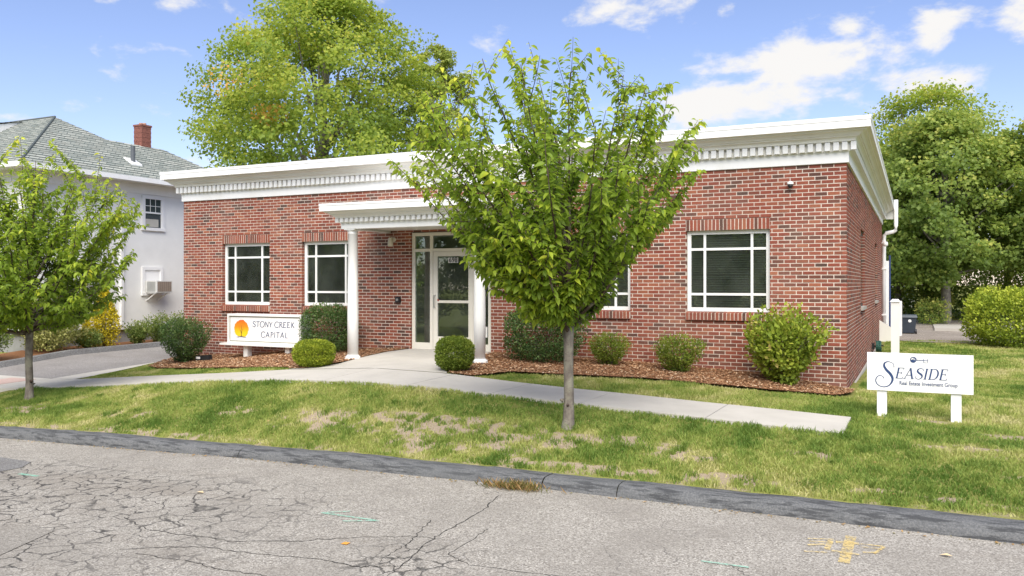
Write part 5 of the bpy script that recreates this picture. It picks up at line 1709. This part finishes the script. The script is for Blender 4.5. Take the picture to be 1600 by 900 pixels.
# ------------------------------------------------------------------ large trees behind
def big_tree_mesh(seed, H, Rr, z0, n_cl, per, leaf, flat=.62, n_limb=9, gap=.0, orange=0.):
    """returns (limb MB, crown mesh arrays); local coordinates with the base at 0"""
    g = np.random.default_rng(seed)
    br = MB()
    br.tube([(0, 0, -.4), (0, 0, 0), (.03, .02, z0 * .5), (.0, .0, z0), (.1, -.05, z0 + (H - z0) * .35), (.0, .1, z0 + (H - z0) * .7), (0, 0, H * .94)], [Rr * .085, Rr * .068, Rr * .055, Rr * .048, Rr * .035, Rr * .018, .02], 10)
    C = []
    def env(u):       # radius share at height share u
        return np.interp(u, [0, .12, .35, .6, .8, .93, 1], [.55, .85, 1., .93, .70, .42, .12])
    for k in range(n_cl):
        u = g.uniform(0, 1) ** .9
        a = g.uniform(0, 6.283)
        lob = 1 + .20 * math.sin(3 * a + seed) + .12 * math.sin(5 * a + 2 * seed + 6 * u)
        r = env(u) * Rr * lob * math.sqrt(g.uniform(.18, 1))
        C.append((math.cos(a) * r, math.sin(a) * r, z0 + (H - z0) * u, a, u, r))
    C = np.array(C)
    for k in range(n_limb * 4):
        c = C[k]
        st = np.array([0, 0, z0 + max(0, (c[2] - z0)) * g.uniform(.2, .6)])
        e = c[:3]; mid = st * .5 + e * .5 + np.array([0, 0, -.08 * c[5]])
        p = bez(st, mid, e, 6)
        br.tube([tuple(q) for q in p], np.linspace(Rr * .020, .012, 6), 5, False)
    n = n_cl * per
    idx = np.repeat(np.arange(n_cl), per)
    cs = g.uniform(.45, 1.1, n_cl) * Rr * .20
    off = rand_dirs(g, n) * (g.uniform(0, 1, n) ** .45)[:, None] * cs[idx][:, None] * np.array([1.15, 1.15, flat])
    P = C[idx, :3] + off
    outw = norm(np.stack([P[:, 0], P[:, 1], (P[:, 2] - z0 - (H - z0) * .35) * .6 + .5], 1))
    N = norm(outw * .6 + np.array([0, 0, .6]) + g.normal(0, .55, (n, 3)))
    D = norm(np.cross(N, rand_dirs(g, n)) + np.array([0, 0, -.35]))
    LN = leaf * g.uniform(.6, 1.25, n)
    cv = g.uniform(0, 1, n_cl)
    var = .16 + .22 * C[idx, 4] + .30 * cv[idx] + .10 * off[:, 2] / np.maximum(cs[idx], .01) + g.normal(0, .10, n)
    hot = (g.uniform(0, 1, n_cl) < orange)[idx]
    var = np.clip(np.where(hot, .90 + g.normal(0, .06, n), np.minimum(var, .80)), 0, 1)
    return br, (P, D, N, LN, LN * .95, var)


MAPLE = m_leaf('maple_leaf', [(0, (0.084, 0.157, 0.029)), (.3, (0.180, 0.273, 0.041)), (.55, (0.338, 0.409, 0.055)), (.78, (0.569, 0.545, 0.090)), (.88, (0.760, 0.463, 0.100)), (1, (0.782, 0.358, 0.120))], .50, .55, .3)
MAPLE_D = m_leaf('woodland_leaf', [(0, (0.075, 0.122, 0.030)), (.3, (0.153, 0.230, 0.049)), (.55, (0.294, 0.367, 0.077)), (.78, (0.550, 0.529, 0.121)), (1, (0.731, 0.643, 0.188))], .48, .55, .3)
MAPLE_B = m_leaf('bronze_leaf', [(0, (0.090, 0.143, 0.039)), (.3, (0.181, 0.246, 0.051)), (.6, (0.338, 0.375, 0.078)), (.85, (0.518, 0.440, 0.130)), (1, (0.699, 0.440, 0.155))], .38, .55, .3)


def big_tree(name, label, base, seed, H, Rr, z0, n_cl, per, leaf, mat, group=None, orange=0., flat=.62, rot=0.):
    root = empty(name, base, rot); tag(root, label, 'tree', group)
    br, L = big_tree_mesh(seed, H, Rr, z0, n_cl, per, leaf, flat, orange=orange)
    br.build('trunk', BARK_MP, root, True)
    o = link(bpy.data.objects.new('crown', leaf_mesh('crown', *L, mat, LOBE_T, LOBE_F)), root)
    return root


def copy_tree(src, base, rot, label, sc=1., group=None):
    r = src.copy(); COL.objects.link(r); r.location = base; r.rotation_euler = (0, 0, rot); r.scale = (sc, sc, sc)
    r['label'] = label
    if group: r['group'] = group
    for ch in list(src.children):
        c = ch.copy(); COL.objects.link(c); c.parent = r
    return r


big_tree('maple_tree', 'large yellowing green maple with orange tinges towering behind the flat roof', (-24.6, 16.9, -.3), 5, 15.6, 6.3, 3.5, 420, 190, .155, MAPLE, None, .022)
big_tree('slender_tree', 'narrow bronze green tree beside the big maple behind the roof', (-22.3, 23.6, -.2), 9, 14.3, 2.6, 5.0, 170, 110, .15, MAPLE_B, None, .02)
G_W = 'trees in the woodland edge behind the yard'
ta = big_tree('woodland_tree', 'full green tree with a bare grey trunk beside the concrete pad', (2.2, 24.7, -.3), 13, 8.9, 3.5, 2.0, 320, 140, .15, MAPLE_D, G_W, flat=.8)
big_tree('woodland_tree', 'tall airy pale green tree rising behind the side cornice', (1.6, 31.5, -.2), 17, 11.4, 4.6, 3.5, 210, 90, .15, MAPLE, G_W, .0, flat=.8)
big_tree('woodland_tree', 'dark green tree with a thin trunk behind the rubbish bin', (.3, 28.5, -.25), 19, 8.0, 2.9, 1.6, 240, 120, .15, MAPLE_D, G_W, flat=.8)
tb = big_tree('woodland_tree', 'open crowned tree at the lawn edge behind the big yellow green shrub', (6.3, 26.0, -.3), 23, 8.6, 3.3, 2.4, 210, 110, .15, MAPLE_D, G_W, flat=.8)
copy_tree(ta, (10.5, 30, -.2), 2.1, 'green tree further along the woodland edge past the lawn', 1.05)
copy_tree(tb, (5.2, 33, -.2), 1.1, 'dim tree in the second row of the woodland edge', .95)
copy_tree(ta, (-1.8, 34, -.2), 4.1, 'green tree hidden mostly by the rear of the brick building', .9)
# trees across the street (mirrored in the windows)
G_S = 'trees across the street'
ACROSS = [(-14, -24, .95, .4, 'broad tree across the street opposite the entrance'), (-7.5, -27, 1.1, 1.7, 'tall tree across the street opposite the young street tree'), (-21, -27, 1.05, 2.9, 'tree across the street opposite the building corner'), (-1, -30, 1.0, 4., 'tree across the street straight behind the viewer'),
          (-28, -23, 1.1, 5.2, 'tree across the street opposite the driveway'), (7, -28, 1.1, 3.3, 'tree across the street opposite the yard sign'), (-36, -26, 1.15, .9, 'tree across the street opposite the grey house'), (-44, -31, 1.2, 2.2, 'tree across the street beyond the grey house')]
for (x, y, k, r, lab) in ACROSS:
    copy_tree(ta, (x, y, -.9), r, lab, k, G_S)



# ------------------------------------------------------------------ shrubs
def m_sh(name, stops, transl=.3): return m_leaf(name, stops, transl, .55, .2)


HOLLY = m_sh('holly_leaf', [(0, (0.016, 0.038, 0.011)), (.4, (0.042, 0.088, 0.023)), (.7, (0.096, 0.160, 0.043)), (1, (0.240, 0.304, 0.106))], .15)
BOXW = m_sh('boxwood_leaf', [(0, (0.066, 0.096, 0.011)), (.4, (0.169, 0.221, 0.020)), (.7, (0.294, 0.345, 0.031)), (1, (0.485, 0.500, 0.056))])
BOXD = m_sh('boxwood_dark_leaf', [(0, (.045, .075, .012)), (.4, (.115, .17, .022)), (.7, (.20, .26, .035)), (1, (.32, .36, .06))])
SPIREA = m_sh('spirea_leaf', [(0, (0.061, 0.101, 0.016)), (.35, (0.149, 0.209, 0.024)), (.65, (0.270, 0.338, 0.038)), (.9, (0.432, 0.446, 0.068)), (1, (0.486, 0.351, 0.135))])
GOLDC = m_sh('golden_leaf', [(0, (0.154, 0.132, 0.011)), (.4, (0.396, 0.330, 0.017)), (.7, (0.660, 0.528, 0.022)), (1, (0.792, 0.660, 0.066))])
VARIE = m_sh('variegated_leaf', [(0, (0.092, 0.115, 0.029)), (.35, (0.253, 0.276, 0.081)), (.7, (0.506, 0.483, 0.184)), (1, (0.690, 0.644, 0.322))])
WEED = m_sh('weed_leaf', [(0, (0.048, 0.088, 0.019)), (.5, (0.136, 0.200, 0.045)), (1, (0.320, 0.336, 0.112))])
LIME = m_sh('lime_leaf', [(0, (0.063, 0.105, 0.014)), (.4, (0.182, 0.252, 0.028)), (.7, (0.350, 0.420, 0.042)), (1, (0.588, 0.616, 0.084))])


def shrub(name, label, base, w, d, hgt, mat, n, leaf, seed, shape='round', lumps=.16, n_stem=9, cat='shrub', group=None, open_=.0, shag=.06, twigs=0):
    g = np.random.default_rng(seed)
    root = empty(name, base); tag(root, label, cat, group)
    u = rand_dirs(g, n)
    az = np.arctan2(u[:, 1], u[:, 0]); el = np.arcsin(u[:, 2])
    lump = 1 + lumps * (np.sin(az * 3 + seed) * np.cos(el * 3 + seed * .7) * .6 + np.sin(az * 5 + 2.1 * seed + el * 4) * .5 + (vnoise(az * 2.5 + seed, el * 3.5) - .5) * 1.3)
    rad = (1 - g.uniform(0, 1, n) ** 1.6 * (.55 + open_ * .4)) * lump + np.abs(g.normal(0, shag, n))
    P = u * rad[:, None]
    if shape == 'vase':
        P[:, 2] = P[:, 2] * .5 + .5
        k = .42 + .70 * np.clip(P[:, 2], 0, 1) ** .8
        P = np.stack([P[:, 0] * k * w / 2, P[:, 1] * k * d / 2, np.clip(P[:, 2], .05, 1.2) * hgt], 1)
    elif shape == 'cone':
        P[:, 2] = P[:, 2] * .5 + .5
        k = np.clip(1.05 - .95 * P[:, 2], .12, 1) * 1.15
        P = np.stack([P[:, 0] * k * w / 2, P[:, 1] * k * d / 2, np.clip(P[:, 2], .02, 1.2) * hgt], 1)
    else:
        pw = .78 if shape == 'box' else 1.
        zz = np.sign(P[:, 2]) * np.abs(P[:, 2]) ** pw
        xy = np.hypot(P[:, 0], P[:, 1])[:, None]; s_ = xy ** pw / np.maximum(xy, 1e-4)
        P = np.stack([P[:, 0] * s_[:, 0] * w / 2, P[:, 1] * s_[:, 0] * d / 2, np.clip((zz * .5 + .52), .03, 1.3) * hgt], 1)
    out = norm(P - np.array([0, 0, hgt * .4]))
    D = norm(out * .6 + np.array([0, 0, .45]) + g.normal(0, .55, (n, 3)))
    N = norm(out * .7 + np.array([0, 0, .5]) + g.normal(0, .5, (n, 3)))
    LN = leaf * g.uniform(.6, 1.3, n)
    cl = vnoise(P[:, 0] * 7 / w + seed, P[:, 2] * 6 / hgt + P[:, 1] * 4 / w)
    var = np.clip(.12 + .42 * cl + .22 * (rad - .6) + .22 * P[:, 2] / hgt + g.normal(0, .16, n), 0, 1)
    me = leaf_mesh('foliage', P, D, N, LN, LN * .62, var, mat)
    link(bpy.data.objects.new('foliage', me), root)
    s = MB()
    for k in range(n_stem):
        a = g.uniform(0, 6.28); r = g.uniform(.25, .75)
        e_ = np.array([math.cos(a) * w / 2 * r, math.sin(a) * d / 2 * r, hgt * g.uniform(.55, .9)])
        p = bez(np.array([math.cos(a) * .04, math.sin(a) * .04, -.05]), np.array([e_[0] * .35, e_[1] * .35, e_[2] * .5]), e_, 6)
        s.tube([tuple(q) for q in p], np.linspace(.012, .003, 6), 5, False)
    s.build('stems', BARK_TW, root)
    return root


def gpt(x, y, up=.02): return (x, y, hz(x, y) + up)


G_H = 'dark hollies in the beds'
shrub('holly_shrub', 'dark green holly at the building corner by the driveway', gpt(-14.3, -.98), 1.34, 1.1, 1.02, HOLLY, 9000, .042, 1, 'vase', .12, group=G_H)
shrub('holly_shrub', 'dark green holly between the company sign and the entrance column', gpt(-10.42, -.62), 1.28, 1.0, 1.04, HOLLY, 9500, .042, 2, 'box', .10, group=G_H)
shrub('holly_shrub', 'wide dark green holly right of the entrance against the brick', gpt(-5.32, -.66), 1.55, 1.05, 1.0, HOLLY, 11500, .042, 3, 'box', .10, group=G_H)
G_B = 'clipped boxwoods by the walk'
shrub('boxwood_shrub', 'low lime green clipped boxwood left of the entrance walk', gpt(-9.33, -2.42), .82, .72, .50, BOXW, 13000, .031, 4, 'box', .06, 6, group=G_B, shag=.03)
shrub('boxwood_shrub', 'round clipped boxwood ball at the mulch tip right of the entrance walk', gpt(-6.24, -2.40), .67, .64, .58, BOXD, 15000, .031, 5, 'box', .04, 6, group=G_B, shag=.03)
G_Y = 'young shrubs along the right bed'
shrub('bed_shrub', 'small upright green shrub under the third window', gpt(-4.05, -.50), .80, .6, .58, BOXD, 5200, .032, 6, 'vase', .16, 10, group=G_Y, shag=.08)
shrub('bed_shrub', 'spreading low green shrub between the two right windows', gpt(-2.74, -.56), .92, .65, .64, BOXD, 6000, .034, 7, 'vase', .20, 10, group=G_Y, shag=.09)
shrub('bed_shrub', 'large loose yellow green shrub beneath the right window near the corner', gpt(-.95, -.62), 1.36, 1.05, 1.2, SPIREA, 5200, .078, 8, 'vase', .22, 14, group=G_Y, shag=.06, open_=.3)
shrub('yard_shrub', 'big bright yellow green shrub on the lawn before the woodland', (3.75, 13.6, hz(3.6, 13.6) - .05), 2.75, 2.2, 1.72, LIME, 15000, .085, 9, 'box', .16, 14, shag=.07)
shrub('golden_conifer', 'golden yellow upright conifer against the grey house', (-20.35, 1.62, -.42), 1.0, .85, 1.85, GOLDC, 6500, .06, 10, 'cone', .14, 8, 'conifer', shag=.10)
shrub('golden_conifer', 'short golden yellow spike beside the taller golden conifer', (-20.3, .98, -.42), .42, .4, 1.0, GOLDC, 1800, .055, 30, 'cone', .2, 4, 'conifer', shag=.08)
shrub('variegated_shrub', 'pale cream and green variegated shrub behind the driveway kerb', (-20.5, .0, -.42), 1.75, 1.3, 1.40, VARIE, 10000, .062, 11, 'round', .22, 10, shag=.10)
shrub('border_shrub', 'dull green bush at the street end of the driveway bed', (-20.5, -1.9, -.42), 1.5, 1.2, .95, WEED, 6000, .06, 12, 'round', .2, 10, shag=.10)
shrub('border_shrub', 'low dark bush at the foot of the golden conifer', (-20.2, .95, -.42), .9, .6, .5, WEED, 2600, .05, 31, 'round', .2, 6, shag=.10)
for k, (x, y, w, hh) in enumerate(((-20.3, 2.75, .8, .62), (-20.4, 3.6, .9, .80), (-20.3, 4.5, 1., .85))):
    shrub('weedy_plant', ['low green weedy clump right of the golden conifer', 'straggly green weeds below the air conditioner', 'tall green weeds at the far end of the driveway bed'][k], (x, y, -.42), w, .7, hh, WEED, 2400, .06, 14 + k, 'vase', .3, 9, 'plant', 'weeds along the grey house', .6, .16)
# undergrowth that closes the woodland edge
for k, (x, y, w, hh) in enumerate(((.9, 29.0, 3.0, 2.8), (3.6, 29.5, 3.8, 3.6), (6.8, 29.6, 4.2, 4.0), (10.4, 29.5, 4.6, 4.2), (1.7, 24.0, 1.2, 1.0), (-2.2, 31., 4.0, 3.8), (14.5, 31, 5., 4.5), (2.2, 36, 5.5, 5.0), (6.5, 37, 6., 5.6), (11.5, 37, 6., 5.6))):
    lab = ['dark undergrowth behind the rubbish bin', 'dark undergrowth behind the concrete pad', 'dark undergrowth behind the big yellow green shrub', 'dark undergrowth at the right of the woodland edge', 'small leafy bush at the trunk beside the concrete pad', 'dark undergrowth behind the rear of the building', 'dark undergrowth at the far end of the woodland edge', 'tall thicket deep in the wood behind the bin', 'tall thicket deep in the wood behind the pad', 'tall thicket deep in the wood at its right'][k]
    shrub('undergrowth_bush', lab, (x, y, -.3), w, 1.8, hh, MAPLE_D, 5200 if w > 2 else 1600, .15 if w > 2 else .09, 50 + k, 'box', .22, 6, 'bush', 'bushes of the woodland edge', .2, .12)
hd0 = None  # unseen hedges added to block the bright horizon mirrored in the windows
for k, (x, lab) in enumerate(((-42, 'unseen hedge added to darken window reflections, beyond the grey house'), (-33.5, 'unseen hedge added to darken window reflections, opposite the grey house'), (-25, 'unseen hedge added to darken window reflections, opposite the driveway'), (-16.5, 'unseen hedge added to darken window reflections, opposite the company sign'), (-8, 'unseen hedge added to darken window reflections, opposite the entrance'))):
    if hd0 is None:
        hd0 = shrub('added_hedge', lab, (x, -23 + .0, -.9), 8.4, 1.8, 3.2, MAPLE_D, 14000, .15, 91, 'box', .1, 8, 'hedge', 'hedges added for the window reflections', .1, .06)
    else:
        copy_tree(hd0, (x, -22.5 - .8 * (k % 2), -.9), math.pi * (k % 2), lab, 1., 'hedges added for the window reflections')
# weeds in the gutter by the kerb joint
g = np.random.default_rng(77)
n = 420
x = -2.96 + g.normal(0, .17, n); y = -6.78 + g.normal(0, .05, n)
z = sz(x) + .0
bdir = g.uniform(0, 6.28, n); Hh = g.uniform(.04, .15, n)
D = np.stack([np.cos(bdir) * .7, np.sin(bdir) * .7, g.uniform(.5, 1.2, n)], 1)
wm = m_leaf('gutter_weed_leaf', [(0, (.10, .12, .03)), (.4, (.22, .19, .06)), (.7, (.38, .22, .09)), (1, (.5, .33, .16))], .25)
me = leaf_mesh('gutter_weeds', np.stack([x, y, z], 1), D, rand_dirs(g, n), Hh, Hh * .10, g.uniform(0, 1, n), wm)
o = link(bpy.data.objects.new('gutter_weeds', me)); tag(o, 'dry orange green weeds growing in the gutter at the kerb joint', 'weeds')
# litter of dry leaves along the gutter and verge
n = 420
x = np.concatenate([g.uniform(-12, 3, 330), g.uniform(-8, 3, 90)]); y = np.concatenate([-6.66 - np.abs(g.normal(0, .05, 330)), g.uniform(-6.1, -4.3, 90)])
z = np.where(y < -6.5, sz(x) + .012, lawn_z(x, y) + .03)
me = leaf_mesh('dry_leaves', np.stack([x, y, z], 1), np.stack([np.cos(x * 91), np.sin(x * 91), 0 * x], 1), np.array([0, 0, 1.]) + g.normal(0, .3, (n, 3)), g.uniform(.015, .045, n), g.uniform(.012, .03, n), g.uniform(.3, 1, n), wm, OVAL_T, OVAL_F)
o = link(bpy.data.objects.new('dry_leaves', me)); tag(o, 'small dry brown leaves scattered along the gutter', 'leaves', kind='stuff')
for (px, py, s, lab) in ((-6.11, -8.3, .06, 'pale dry leaf lying alone on the asphalt'), (1.27, -7.29, .05, 'brown dry leaf lying near the yellow paint mark')):
    m = MB(); z = float(sz(px)) + .012
    m.poly([(px - s, py, z), (px - s * .2, py - s * .5, z + .012), (px + s, py - .1 * s, z + .004), (px + .1 * s, py + s * .5, z + .015)])
    tag(m.build('fallen_leaf', plain('dry_leaf_tan', (.58, .46, .28), .8)), lab, 'leaf')
